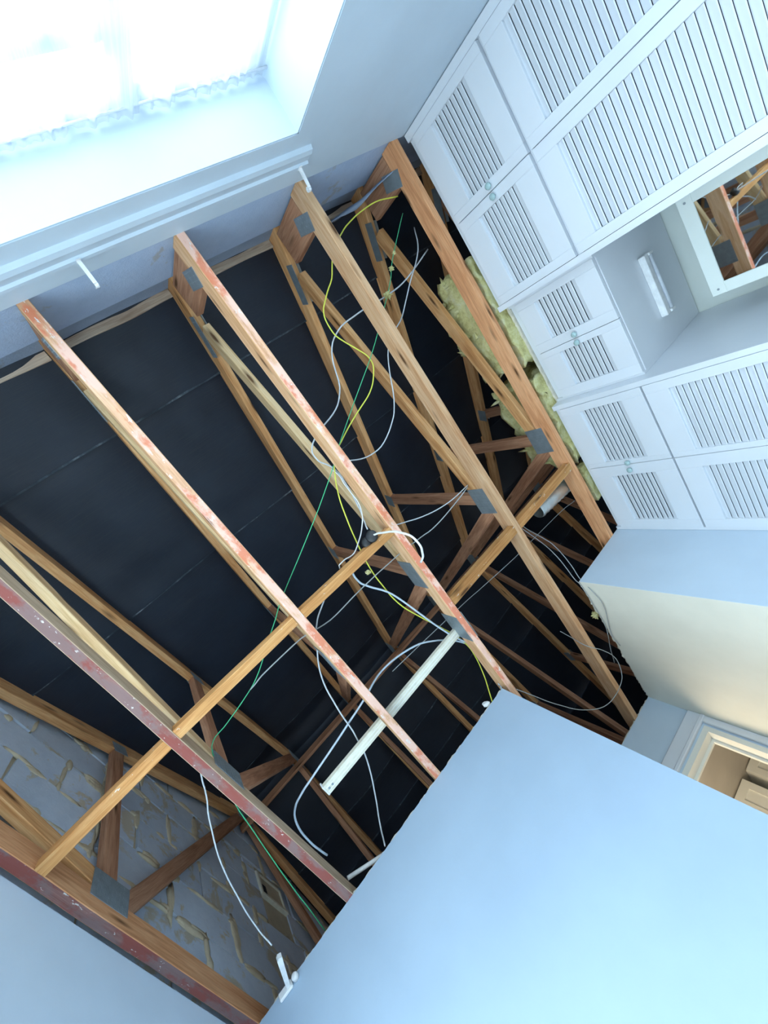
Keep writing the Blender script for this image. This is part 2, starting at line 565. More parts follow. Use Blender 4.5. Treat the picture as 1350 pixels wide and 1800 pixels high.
# door frame: lining, stops and architrave
d1 = empty('door_1', (1.08, LY, 0))
tag(d1, kind='structure')
def part(mb, name, material, parent, smooth=False, mats=None):
    o = mb.build(name, material, None, smooth, mats)
    o.parent = parent
    o.matrix_parent_inverse = Matrix.Translation(-parent.location)
    return o
a = MB()
a.box(DX0 - 0.06, DX1 + 0.055, LY - 0.018, LY, DZ + 0.03, DZ + 0.105, bev=0.004)
a.box(DX0 - 0.06, DX1 + 0.055, LY - 0.026, LY, DZ + 0.012, DZ + 0.034, bev=0.004)
a.box(DX1 + 0.012, DX1 + 0.055, LY - 0.020, LY, 0, DZ + 0.03, bev=0.004)
a.box(DX0 - 0.06, DX0 - 0.012, LY - 0.020, LY, 0, DZ + 0.03, bev=0.004)
part(a, 'architrave', M['gloss'], d1)
a = MB()
a.box(DX0, DX1, LY - 0.004, LY + 0.112, DZ - 0.03, DZ)
a.box(DX1 - 0.03, DX1, LY - 0.004, LY + 0.112, 0, DZ - 0.03)
a.box(DX0, DX0 + 0.03, LY - 0.004, LY + 0.112, 0, DZ - 0.03)
part(a, 'lining', M['trim'], d1)
a = MB()
a.box(DX0 + 0.03, DX1 - 0.03, LY + 0.062, LY + 0.080, DZ - 0.045, DZ - 0.03)
a.box(DX1 - 0.045, DX1 - 0.03, LY + 0.062, LY + 0.080, 0, DZ - 0.045)
a.box(DX0 + 0.03, DX0 + 0.045, LY + 0.062, LY + 0.080, 0, DZ - 0.045)
part(a, 'door_stop', M['trim'], d1)
# the hall behind the door
w = MB()
w.box(-0.6, 3.3, HALLY, HALLY + 0.1, 0, CEIL)
w.box(-0.7, -0.6, LY, HALLY + 0.1, 0, CEIL)
w.box(3.3, 3.4, LY, HALLY + 0.1, 0, CEIL)
w.box(-0.6, LX0 - 0.1, LY, LY + 0.1, 0, CEIL)
struct('wall_hall', w, M['hall_wall'])
struct('ceiling_hall', MB().box(-0.7, 3.4, LY + 0.1, HALLY + 0.1, CEIL - 0.012, CEIL - 0.0045), M['hall_ceiling'])
def hall_cupboard(x0, x1, z0, label):
    e = empty('hall_cupboard', ((x0 + x1) / 2, HALLY, z0), label, 'cupboard')
    part(MB().box(x0, x1, HALLY - 0.29, HALLY - 0.002, z0, CEIL - 0.014), 'body', M['trim'], e)
    for xa, xb in ((x0, (x0 + x1) / 2 - 0.003), ((x0 + x1) / 2 + 0.003, x1)):
        dmb = MB()
        st = 0.055
        y1, y0 = HALLY - 0.292, HALLY - 0.312
        dmb.box(xa, xa + st, y0, y1, z0 + 0.01, CEIL - 0.022)
        dmb.box(xb - st, xb, y0, y1, z0 + 0.01, CEIL - 0.022)
        dmb.box(xa + st, xb - st, y0, y1, z0 + 0.01, z0 + 0.07)
        dmb.box(xa + st, xb - st, y0, y1, CEIL - 0.08, CEIL - 0.022)
        dmb.box(xa + st, xb - st, y0 + 0.010, y1, z0 + 0.07, CEIL - 0.08)
        part(dmb, 'door', M['trim'], e)
hall_cupboard(1.45, 1.87, 0.01, 'cream panelled cupboard nearer the door jamb in the hall')
hall_cupboard(1.955, 2.45, 1.55, 'white panelled high cupboard farther along the hall ceiling')
hl = bpy.data.lights.new('hall_lamp_light', 'POINT')
hl.energy = 17
hl.color = (1.0, 0.86, 0.64)
hl.shadow_soft_size = 0.35
hlo = bpy.data.objects.new('hall_lamp_light', hl)
COL.objects.link(hlo)
hlo.location = (0.5, 3.35, 1.9)
# outer wall behind the wardrobes
struct('wall_right', MB().box(2.72, 2.82, FY, BY, 0, CEIL - 0.002), M['recess'])

# ragged remains of the plasterboard ceiling
def ragged(p0, p1, inward, depth, seed, amp=0.012, step=0.012):
    """board strip from the ragged edge p0->p1 outward (opposite of inward) by depth"""
    p0, p1, iw = Vector(p0), Vector(p1), Vector(inward)
    L = (p1 - p0).length
    n = int(L / step)
    mb = MB()
    for i in range(n + 1):
        p = p0.lerp(p1, i / n)
        e = noise.noise((i * 0.23, seed, 0)) * amp + noise.noise((i * 0.9, seed, 5)) * amp * 0.45
        q = p + iw * e
        o = p - iw * depth
        for r_, z in ((q, CEIL), (q + iw * 0.004 * noise.noise((i * 1.7, seed, 9)), CEIL + 0.0125)):
            mb.v.append((r_.x, r_.y, z))
        for z in (CEIL, CEIL + 0.0125):
            mb.v.append((o.x, o.y, z))
    for i in range(n):
        a, b2 = i * 4, i * 4 + 4
        mb.f += [(a, b2, b2 + 1, a + 1), (a, a + 2, b2 + 2, b2), (a + 1, b2 + 1, b2 + 3, a + 3), (a + 2, a + 3, b2 + 3, b2 + 2)]
        mb.m += [0] * 4
    mb.f += [(0, 1, 3, 2), (n * 4, n * 4 + 2, n * 4 + 3, n * 4 + 1)]
    mb.m += [0] * 2
    return mb
struct('ceiling_right', ragged((2.056, FY - 0.1, 0), (2.056, BY, 0), (-1, 0, 0), 2.2, 1, 0.010), M['plaster'])
struct('ceiling_back', ragged((RX0 - 0.1, BY + 0.012, 0), (LX0 - 0.012, BY + 0.012, 0), (0, -1, 0), 3.3, 2, 0.009), M['plaster'])
struct('ceiling_lobby_right', ragged((LX1 + 0.006, BY + 0.012, 0), (LX1 + 0.006, LY, 0), (-1, 0, 0), 2.8, 3, 0.018), M['plaster'])
struct('ceiling_lobby_end', ragged((LX0 - 0.1, LY + 0.012, 0), (LX1 + 0.1, LY + 0.012, 0), (0, -1, 0), 2.3, 4, 0.016), M['plaster'])
struct('ceiling_corner', MB().box(LX0 - 0.012 - 0.02, LX0, BY + 0.02, LY, CEIL, CEIL + 0.0125)
       .box(LX1 + 0.1, 4.3, LY, 5.0, CEIL, CEIL + 0.0125).box(2.056, 4.3, BY - 0.01, BY + 0.02, CEIL, CEIL + 0.0125), M['plaster'])

# ------------------------------------------------------------------ window, curtain, curtain batten, hooks
win = empty('window_1', ((WX0 + WX1) / 2, FY - 0.25, WZ0))
tag(win, kind='structure')
YF0, YF1 = FY - 0.265, FY - 0.215
fr = MB()
fr.box(WX0, WX1, YF0, YF1, WZ1 - 0.065, WZ1, bev=0.004)
fr.box(WX0, WX1, YF0, YF1, WZ0, WZ0 + 0.065, bev=0.004)
fr.box(WX0, WX0 + 0.06, YF0, YF1, WZ0 + 0.065, WZ1 - 0.065, bev=0.004)
fr.box(WX1 - 0.06, WX1, YF0, YF1, WZ0 + 0.065, WZ1 - 0.065, bev=0.004)
part(fr, 'window_frame', M['trim'], win)
part(MB().box(0.655, 0.735, YF0, YF1, WZ0 + 0.065, WZ1 - 0.065, bev=0.004), 'mullion', M['trim'], win)
part(MB().box(-0.035, 0.035, YF0, YF1, WZ0 + 0.065, 1.895, bev=0.004), 'mullion', M['trim'], win)
part(MB().box(WX0 + 0.06, 0.655, YF0, YF1, 1.895, 1.965, bev=0.004), 'transom', M['trim'], win)
for x0, x1, z0, z1 in ((WX0 + 0.06, 0.655, 1.965, WZ1 - 0.065), (WX0 + 0.06, -0.035, WZ0 + 0.065, 1.895),
                       (0.035, 0.655, WZ0 + 0.065, 1.895), (0.735, WX1 - 0.06, WZ0 + 0.065, WZ1 - 0.065)):
    part(MB().box(x0, x1, FY - 0.242, FY - 0.238, z0, z1), 'pane', M['glass'], win)
part(MB().box(WX0, WX1, FY - 0.215, FY + 0.03, WZ0 - 0.025, WZ0, bev=0.006), 'window_sill', M['trim'], win)

win2 = empty('added_window', (RX0 - 0.07, (SY0 + SY1) / 2, SZ0))  # added window, out of view, brightens the room from the left
tag(win2, kind='structure')
fr = MB()
ymid = (SY0 + SY1) / 2
fr.box(RX0 - 0.09, RX0 - 0.04, SY0, SY1, SZ1 - 0.05, SZ1)
fr.box(RX0 - 0.09, RX0 - 0.04, SY0, SY1, SZ0, SZ0 + 0.05)
for yy in (SY0, ymid - 0.025, SY1 - 0.05):
    fr.box(RX0 - 0.09, RX0 - 0.04, yy, yy + 0.05, SZ0 + 0.05, SZ1 - 0.05)
part(fr, 'window_frame', M['trim'], win2)
for ya_, yb_ in ((SY0 + 0.05, ymid - 0.025), (ymid + 0.025, SY1 - 0.05)):
    part(MB().box(RX0 - 0.067, RX0 - 0.063, ya_, yb_, SZ0 + 0.05, SZ1 - 0.05), 'pane', M['glass'], win2)

cur = empty('net_curtain', ((WX0 + WX1) / 2, FY - 0.185, WZ0 + 0.02),
            'sheer white gathered net curtain hung inside the bright window recess', 'curtain')
nx, nz = 560, 26
v_, f_ = [], []
for j in range(nz + 1):
    z = WZ1 - 0.018 - (WZ1 - WZ0 - 0.05) * (j / nz) ** 1.6
    dz = WZ1 - z
    for i in range(nx + 1):
        u = i / nx
        x = WX0 + 0.012 + u * (WX1 - WX0 - 0.024)
        wide = math.sin(u * 34 + 2.2 * math.sin(u * 11)) * 0.016 * min(1, dz / 0.35) + math.sin(u * 77 + 3 * math.sin(u * 17)) * 0.007
        tight = math.sin(u * 330 + 4 * noise.noise((u * 40, 2, 0))) * 0.007 * math.exp(-dz / 0.07)
        mid = noise.noise((u * 46, dz * 1.5, 1)) * 0.012
        dzz = 0.008 * noise.noise((u * 160, 7, 0)) if j == 0 else 0
        v_.append((x, FY - 0.183 + wide * 0.8 + tight + mid * 0.8, z + dzz))
for j in range(nz):
    for i in range(nx):
        a = j * (nx + 1) + i
        f_.append((a, a + nx + 1, a + nx + 2, a + 1))
co = mesh_obj('cloth', v_, f_, M['net'], None, True)
co.parent = cur
co.matrix_parent_inverse = Matrix.Translation(-cur.location)
part(MB().tube([(WX0 + 0.007, FY - 0.183, WZ1 - 0.045), (WX1 - 0.007, FY - 0.183, WZ1 - 0.045)], 0.004, 8),
     'curtain_wire', M['white_plastic'], cur, True)

bt = MB()
bt.prism([(FY, 2.235), (FY + 0.014, 2.242), (FY + 0.018, 2.262), (FY + 0.012, 2.300), (FY + 0.020, 2.306), (FY + 0.020, 2.322), (FY, 2.322)],
         'x', WX0 - 0.1, 1.29)
tag(bt.build('curtain_batten', M['wall_front']), 'painted moulded batten fixed to the wall above the window', 'batten')

def hook(x, label, curl):
    e = empty('curtain_bracket', (x, FY + 0.02, 2.314), label, 'bracket', None)
    part(MB().box(x - 0.007, x + 0.007, FY + 0.0203, FY + 0.0225, 2.300, 2.322), 'base', M['white_plastic'], e)
    arm = MB()
    prof = [(FY + 0.0225, 2.318), (FY + 0.0225, 2.309), (FY + 0.088, 2.322), (FY + 0.088, 2.327)]
    arm.prism(prof, 'x', x - 0.006, x + 0.006)
    part(arm, 'arm', M['white_plastic'], e)
    cl = MB()
    n = 9
    ring = []
    for k in range(n + 1):
        t = -1.5 + 3.9 * k / n * curl
        ring.append((FY + 0.088 + 0.010 * math.cos(t) , 2.334 + 0.011 * math.sin(t)))
    for k in range(n):
        (ya, za), (yb, zb) = ring[k], ring[k + 1]
        nv = len(cl.v)
        cl.v += [(x - 0.006, ya, za), (x + 0.006, ya, za), (x + 0.006, yb, zb), (x - 0.006, yb, zb)]
        s_ = 0.75
        cy, cz = FY + 0.088, 2.334
        cl.v += [(x - 0.006, cy + (ya - cy) * s_, cz + (za - cz) * s_), (x + 0.006, cy + (ya - cy) * s_, cz + (za - cz) * s_),
                 (x + 0.006, cy + (yb - cy) * s_, cz + (zb - cz) * s_), (x - 0.006, cy + (yb - cy) * s_, cz + (zb - cz) * s_)]
        cl.f += [(nv, nv + 1, nv + 2, nv + 3), (nv + 4, nv + 7, nv + 6, nv + 5), (nv, nv + 3, nv + 7, nv + 4), (nv + 1, nv + 5, nv + 6, nv + 2),
                 (nv, nv + 4, nv + 5, nv + 1), (nv + 3, nv + 2, nv + 6, nv + 7)]
        cl.m += [0] * 6
    part(cl, 'hook', M['white_plastic'], e)
hook(0.341, 'white curtain bracket on the batten at the left, above the window middle', 0.7)
hook(1.247, 'white curtain bracket with a curled hook near the window corner', 1.25)

# ------------------------------------------------------------------ roof space
TY0, TY1, TMID = -0.80, 4.88, 2.04
SLOPE = 0.44
def under(y):
    yy = y if y <= TMID else 2 * TMID - y
    return 1.07 + SLOPE * (yy - 0.8)
TX = {'T1': 1.897, 'T2': 1.302, 'T3': 0.707, 'T4': 0.128, 'T5': -0.471, 'T6': -0.978, 'T0': 2.50, 'TA': 3.10, 'TB': 3.70}
TW = 0.038
CH = 0.098
RD = 0.092      # rafter depth
ang = math.atan(SLOPE)

# gable wall of individual blocks (left end of the roof space)
GX = -1.004
gable = struct('wall_gable', MB().prism([(-1.2, CEIL), (5.2, CEIL), (TMID, CEIL + 1.95), ], 'x', GX - 0.16, GX - 0.010), M['mortar'])
def clip_poly(poly, a, b, c):
    """keep a*u + b*v <= c"""
    out = []
    for i in range(len(poly)):
        p, q = poly[i], poly[(i + 1) % len(poly)]
        dp, dq = a * p[0] + b * p[1] - c, a * q[0] + b * q[1] - c
        if dp <= 0:
            out.append(p)
        if dp * dq < 0:
            t = dp / (dp - dq)
            out.append((p[0] + (q[0] - p[0]) * t, p[1] + (q[1] - p[1]) * t))
    return out
bed = [2.44, 2.578, 2.80, 3.02, 3.243, 3.466, 3.69, 3.912, 4.135]
VENT = (2.10, 2.36, 3.44, 3.64)
for ci in range(len(bed) - 1):
    z0, z1 = bed[ci] + 0.006, bed[ci + 1] - 0.006
    off = 0.40 if ci % 2 == 0 else 0.625
    for k in range(-4, 10):
        y0, y1 = off + 0.45 * k + 0.006, off + 0.45 * (k + 1) - 0.006
        if y1 < -0.9 or y0 > 3.6:
            continue
        rects = [(y0, y1, z0, z1)]
        if y0 < VENT[1] and y1 > VENT[0] and z0 < VENT[3] and z1 > VENT[2]:
            rects = [r for r in ((y0, VENT[0], z0, z1), (VENT[1], y1, z0, z1)) if r[1] - r[0] > 0.02]
        for (a0, a1, b0, b1) in rects:
            jit = [random.uniform(-0.006, 0.006) for _ in range(8)]
            poly = [(a0 + jit[0], b0 + jit[1]), (a1 + jit[2], b0 + jit[3]), (a1 + jit[4], b1 + jit[5]), (a0 + jit[6], b1 + jit[7])]
            top = CEIL + 1.07 + 0.095
            poly = clip_poly(poly, -SLOPE, 1, top - SLOPE * 0.8)
            poly = clip_poly(poly, SLOPE, 1, top + SLOPE * (2 * TMID - 0.8)) if len(poly) > 2 else poly
            if len(poly) < 3:
                continue
            cy = sum(p[0] for p in poly) / len(poly)
            cz = sum(p[1] for p in poly) / len(poly)
            MB().prism(poly, 'x', GX - 0.05, GX + random.uniform(-0.004, 0.003)).build('block', M['block'], gable, shift=(GX, cy, cz))
# squeezed-out mortar along the joints
mm_ = MB()
for n in range(400):
    ci = random.randint(1, len(bed) - 2)
    if random.random() < 0.6:
        y, z = random.uniform(-0.5, 3.3), bed[ci] + random.uniform(-0.02, 0.012)
        ly, lz = random.uniform(0.02, 0.10), random.uniform(0.008, 0.022)
    else:
        off = 0.40 if ci % 2 == 0 else 0.625
        y = off + 0.45 * random.randint(-3, 6) + random.uniform(-0.012, 0.012)
        z = random.uniform(bed[ci], bed[ci + 1])
        ly, lz = random.uniform(0.008, 0.022), random.uniform(0.03, 0.09)
    if z > CEIL + under(y) + 0.05 or (VENT[0] - .05 < y < VENT[1] + .05 and VENT[2] - .05 < z < VENT[3] + .05):
        continue
    bm = bmesh.new()
    bmesh.ops.create_icosphere(bm, subdivisions=2, radius=1.0)
    for v in bm.verts:
        k = 1 + 0.45 * noise.noise(v.co * 1.6 + Vector((n, 0, 0)))
        v.co = Vector((GX - 0.001 + v.co.x * 0.008 * k, y + v.co.y * ly * k, z + v.co.z * lz * k))
    mm_.add_bm(bm)
tag(mm_.build('mortar_smears', M['mortar'], gable, True), kind='stuff')
ve = empty('wall_vent', (GX, 2.23, 3.44), 'small cream square vent frame with a dark hole in the block gable', 'vent')
y0, y1, z0, z1 = VENT
fmb = MB()
t_ = 0.022
fmb.box(GX - 0.02, GX + 0.012, y0, y1, z0, z0 + t_, bev=0.003)
fmb.box(GX - 0.02, GX + 0.004, y0, y1, z1 - 0.008, z1, bev=0.002)
fmb.box(GX - 0.02, GX + 0.012, y0, y0 + t_, z0 + t_, z1 - 0.008, bev=0.003)
fmb.box(GX - 0.02, GX + 0.004, y1 - 0.010, y1, z0 + t_, z1 - 0.008, bev=0.002)
part(fmb, 'frame', M['ivory'], ve)
part(MB().box(GX - 0.018, GX - 0.006, y0 + 0.10, y1 - 0.01, z0 + t_, z1 - 0.008), 'backing', M['mortar'], ve)
part(MB().box(GX - 0.0095, GX - 0.008, y0 + t_, y0 + 0.10, z0 + t_, z1 - 0.06), 'hole', M['dark_void'], ve)
part(MB().box(GX - 0.018, GX - 0.006, y0 + t_, y0 + 0.10, z1 - 0.06, z1 - 0.008), 'lintel', M['mortar'], ve)

# other boundaries of the roof space
struct('wall_party', MB().prism([(-1.2, CEIL), (5.2, CEIL), (TMID, CEIL + 1.95)], 'x', 4.2, 4.3), M['block'])
struct('wall_eaves', MB().box(-1.1, 4.25, FY - 0.12, FY - 0.012, CEIL, CEIL + 0.315), M['eaves_block'])
struct('wall_eaves_upper', MB().box(-1.1, 4.25, FY - 0.14, FY - 0.03, CEIL + 0.315, CEIL + 0.47), M['eaves_board'])
struct('wall_eaves_back', MB().box(-1.1, 4.25, TY1, TY1 + 0.1, CEIL, CEIL + 0.47), M['eaves_block'])
# wall plate lengths between the truss heels
order = sorted(TX.values())
edges = [-1.0] + order + [4.2]
for i in range(len(edges) - 1):
    x0 = edges[i] + (TW if i > 0 else 0) + 0.004
    x1 = edges[i + 1] - 0.004
    if x1 - x0 < 0.1:
        continue
    me = beam_mesh('wall_plate', x1 - x0, 0.040, 0.012, [M['wood_strip']], seed=i + 40, rough=0.012, seg=0.03)
    o = link(bpy.data.objects.new('wall_plate', me))
    o.matrix_world = beam_matrix((x0, FY - 0.008, CEIL + 0.452), (x1, FY - 0.008, CEIL + 0.452 + random.uniform(-.01, .01)), (0, 1, 0))
    names = ['between the gable and the first truss', 'beside the gable end bay', 'in the bay left of the fourth truss', 'under the left curtain bracket bay',
             'in the bay above the window', 'in the bay by the window corner', 'in the bay behind the wardrobes', 'far right', 'farthest right', 'end']
    tag(o, 'rough timber strip along the eaves ' + names[min(i, 9)], 'timber')

# roofing felt sheets
xs_t = sorted(TX.values())
def sag(x):
    for a, b2 in zip(xs_t[:-1], xs_t[1:]):
        if a + TW <= x <= b2:
            u = (x - a - TW) / (b2 - a - TW)
            return -0.016 * math.sin(math.pi * u)
    return 0.0
def felt_h(y, x, lift):
    r = noise.noise((x * 0.7, y * 9, 2.1)) * 0.006 + noise.noise((x * 2.2, y * 3, 7.7)) * 0.006
    s_ = sag(x)
    return under(y) + RD / math.cos(ang) + 0.006 + s_ + r * min(1, -s_ / 0.01) + lift
def felt_strip(y0, y1, name, parent, side):
    nxx, nyy = 132, 22
    v_, f_ = [], []
    for j in range(nyy + 1):
        t = j / nyy
        y = y0 + (y1 - y0) * t
        for i in range(nxx + 1):
            x = -1.05 + 5.25 * i / nxx
            lift = 0.004 - 0.022 * t        # upper edge hangs inside the next sheet
            if t > 0.93:
                lift -= 0.004 * (1 + noise.noise((x * 5, y0, 3)))
            wob = 0.012 * noise.noise((x * 1.3, y0 * 3, 0)) * t
            yy = y + wob * side
            yy = min(yy, TMID) if side > 0 else max(yy, TMID)
            v_.append((x, yy, CEIL + felt_h(yy, x, lift)))
    for j in range(nyy):
        for i in range(nxx):
            a = j * (nxx + 1) + i
            f_.append((a, a + 1, a + nxx + 2, a + nxx + 1))
    sheet = mesh_obj(name, v_, f_, M['felt'], parent, True)
    ev, ef = [], []
    top = v_[-(nxx + 1):]
    for i, (x, y, z) in enumerate(top):
        wv = 0.006 + 0.004 * noise.noise((x * 9, y0, 1))
        ev += [(x, y + 0.001 * side, z - 0.0015), (x, y - wv * side, z - 0.0015 - wv * SLOPE - 0.001), (x, y - wv * side, z + 0.0006 - wv * SLOPE), (x, y + 0.001 * side, z + 0.0006)]
    for i in range(nxx):
        a = i * 4
        for q in range(4):
            ef.append((a + q, a + (q + 1) % 4, a + 4 + (q + 1) % 4, a + 4 + q))
    if abs(v_[-1][1] - TMID) > 0.05:
        ed = mesh_obj('glint_edge', ev, ef, M['felt_edge'], sheet, False)  # pale strip drawing a glint along the lap
    return sheet
rf = empty('roof_front', (0, 0, CEIL)); tag(rf, kind='structure')
rb = empty('roof_back', (0, 0, CEIL)); tag(rb, kind='structure')
for ya, yb in ((-1.12, -0.44), (-0.50, 0.29), (0.23, 1.02), (0.96, 1.75), (1.69, TMID)):
    o = felt_strip(ya, yb, 'felt_sheet', rf, 1); o.matrix_parent_inverse = Matrix.Translation((0, 0, -CEIL))
for ya, yb in ((5.2, 4.26), (4.32, 3.55), (3.62, 2.86), (2.92, 2.60), (2.66, TMID)):
    o = felt_strip(ya, yb, 'felt_sheet', rb, -1); o.matrix_parent_inverse = Matrix.Translation((0, 0, -CEIL))
fl = MB().prism([(TMID - 0.3, CEIL + under(TMID - 0.3) + 0.16), (TMID, CEIL + under(TMID) + 0.16), (TMID + 0.3, CEIL + under(TMID + 0.3) + 0.16),
                 (TMID, CEIL + under(TMID) + 0.3)], 'x', -1.05, 4.2)
o = fl.build('ridge_cap', M['felt'], rf); o.matrix_parent_inverse = Matrix.Translation((0, 0, -CEIL))

# ------------------------------------------------------------------ trusses
def plate_mesh(ly, lz):
    mb = MB().box(-0.001, 0.001, -ly / 2, ly / 2, -lz / 2, lz / 2)
    n_y, n_z = max(3, int(ly / 0.016)), max(3, int(lz / 0.018))
    for i in range(n_y):
        for j in range(n_z):
            cy = -ly / 2 + (i + 0.5) * ly / n_y
            cz = -lz / 2 + (j + 0.5) * lz / n_z
            mb.box(-0.0018, -0.0009, cy - 0.002, cy + 0.002, cz - 0.0055, cz + 0.0055)
            mb.box(0.0009, 0.0018, cy - 0.002, cy + 0.002, cz - 0.0055, cz + 0.0055)
    me = bpy.data.meshes.new('nail_plate')
    me.from_pydata(mb.v, [], mb.f)
    me.materials.append(M['steel'])
    me.update()
    return me
PL_BIG = plate_mesh(0.17, 0.125)
PL_MID = plate_mesh(0.075, 0.125)
PL_LONG = plate_mesh(0.20, 0.055)
PL_SM = plate_mesh(0.10, 0.075)

RO = RD / 2 / math.cos(ang)     # vertical offset from underside to rafter centre line
P1Y = 0.93
def mirror(y): return 2 * TMID - y
MESHES = {}
def truss(key, label, side_m, bottom_m, web_m, plates_side, splice=False):
    x = TX[key] + TW / 2
    e = empty('roof_truss', (x, TY0, CEIL), label, 'truss', 'timber roof trusses')
    inv = Matrix.Translation((-x, -TY0, -CEIL))
    def member(name, p0, p1, depth, mats, seed, w=TW, bow=0.0, rough=0.0012):
        a = Vector((x, p0[0], CEIL + p0[1])); b2 = Vector((x, p1[0], CEIL + p1[1]))
        L = (b2 - a).length
        kk = (name, round(L, 4), depth, w, tuple(q.name for q in mats), bow)
        if kk not in MESHES:
            MESHES[kk] = beam_mesh(name, L, w, depth, mats, seed, bow=bow, rough=rough)
        o = bpy.data.objects.new(name, MESHES[kk])
        COL.objects.link(o)
        o.parent = e
        o.matrix_parent_inverse = inv
        o.matrix_basis = beam_matrix(a, b2, (-1, 0, 0))
        return o
    sd = hash_(key)
    member('bottom_chord', (TY0 - 0.01, CH / 2), (TY1, CH / 2), CH, [side_m, bottom_m], sd, rough=0.0026)
    for far in (0, 1):
        F = mirror if far else (lambda y: y)
        def mem(name, p0, p1, *a, **k):
            q0, q1 = (F(p0[0]), p0[1]), (F(p1[0]), p1[1])
            if far:
                q0, q1 = q1, q0
            return member(name, q0, q1, *a, **k)
        mem('rafter', (-1.05, under(-1.05) + RO), (TMID - 0.001, under(TMID) + RO), RD, [M['wood']], sd + 1 + far)
        mem('heel_post', (-0.725, CH + 0.001), (-0.725, under(-0.725) - 0.036), 0.16, [M['wood_dark']], sd + 3, w=TW - 0.002)
        mem('web', (-0.60, under(-0.60) - 0.035), (P1Y - 0.055, CH + 0.040), 0.072, [web_m], sd + 5, w=TW - 0.002)
        mem('web', (P1Y - 0.025, CH + 0.01), (0.84, under(0.84) - 0.004), 0.072, [M['wood_dark']], sd + 7, w=TW - 0.003)
        mem('web', (P1Y + 0.055, CH + 0.012), (TMID - 0.065, under(TMID - 0.065) - 0.012), 0.072, [M['wood_dark']], sd + 9, w=TW - 0.003)
        for s_ in (-1, 1):
            for me, py, pz, rot in ((PL_BIG, P1Y - 0.02, 0.120, 0.0), (PL_MID, -0.695, 0.125, 0.35), (PL_LONG, -0.585, under(-0.585) + 0.008, ang),
                                    (PL_SM, 0.84, under(0.84) + 0.02, ang)):
                o = bpy.data.objects.new('nail_plate', me)
                COL.objects.link(o)
                o.parent = e
                o.matrix_parent_inverse = inv
                o.matrix_basis = Matrix.Translation((x + s_ * (TW / 2 + 0.0014), F(py), CEIL + pz)) @ Matrix.Rotation(-rot if far else rot, 4, 'X')
    for s_ in (-1, 1):
        o = bpy.data.objects.new('nail_plate', PL_BIG)
        COL.objects.link(o); o.parent = e; o.matrix_parent_inverse = inv
        o.matrix_basis = Matrix.Translation((x + s_ * (TW / 2 + 0.0014), TMID, CEIL + under(TMID) + 0.005))
        if splice:
            o = bpy.data.objects.new('nail_plate', PL_BIG)
            COL.objects.link(o); o.parent = e; o.matrix_parent_inverse = inv
            o.matrix_basis = Matrix.Translation((x + s_ * (TW / 2 + 0.0014), 1.27, CEIL + CH * 0.62))
    return e
def hash_(k):
    return sum(ord(c) * (i + 3) for i, c in enumerate(k)) % 97
truss('T1', 'timber truss next to the wardrobes with a broad orange-brown joist', M['chord_side_red'], M['chord_side_red'], M['wood'], -1)
truss('T2', 'second timber truss from the wardrobes, ending over the lobby door', M['chord_side'], M['chord_side'], M['wood'], -1)
truss('T3', 'third timber truss from the wardrobes, red-stained underside, beside the black junction', M['chord_side'], M['chord_bottom'], M['wood_pale'], -1, True)
truss('T4', 'fourth timber truss from the wardrobes, crossing the long light batten', M['chord_side'], M['chord_bottom'], M['wood_pale'], -1)
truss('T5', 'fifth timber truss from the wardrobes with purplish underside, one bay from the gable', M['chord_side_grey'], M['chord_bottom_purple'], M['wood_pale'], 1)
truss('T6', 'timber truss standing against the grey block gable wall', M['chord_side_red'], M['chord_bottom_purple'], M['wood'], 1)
truss('T0', 'timber truss above the wardrobes behind the yellow insulation', M['wood_dark'], M['wood_dark'], M['wood_dark'], -1)
truss('TA', 'timber truss in the dark beyond the wardrobes', M['wood_dark'], M['wood_dark'], M['wood_dark'], -1)

# ridge binder and loose tie in the far dark
me = beam_mesh('ridge_binder', 5.0, 0.022, 0.07, [M['wood_dark']], 31, rough=0.002)
o = link(bpy.data.objects.new('ridge_binder', me))
o.matrix_world = beam_matrix((-0.99, TMID, CEIL + under(TMID) - 0.075), (4.01, TMID, CEIL + under(TMID) - 0.075), (0, 1, 0))
tag(o, 'long thin timber running under the ridge from truss to truss', 'timber')

# ------------------------------------------------------------------ noggins between the joists
def noggin(k0, k1, y, label, seed, extra=(0, 0), skew=0.0, w=0.042, d=0.045, z=0.0):
    x0 = TX[k0] + TW + 0.001 - extra[0]
    x1 = TX[k1] - 0.001 + extra[1]
    me = beam_mesh('noggin', x1 - x0, w, d, [M['wood_noggin']], seed, rough=0.0016)
    o = link(bpy.data.objects.new('noggin', me))
    zc = CEIL + d / 2 + z
    o.matrix_world = beam_matrix((x0, y - skew, zc), (x1, y + skew, zc), (0, 1, 0))
    tag(o, label, 'noggin', 'timber noggins nailed between the joists')
noggin('T6', 'T5', 0.622, 'golden timber noggin in front of the block gable wall', 11, skew=-0.006)
noggin('T5', 'T4', 0.612, 'golden timber noggin between the fourth and fifth joists from the wardrobes', 12)
noggin('T4', 'T3', 0.617, 'golden timber noggin carrying the black junction', 13, skew=0.004)
noggin('T3', 'T2', 1.112, 'golden timber noggin between the second and third joists from the wardrobes', 14, w=0.05)
noggin('T2', 'T1', 1.114, 'golden timber noggin reaching the joist next to the wardrobes', 15, w=0.05)

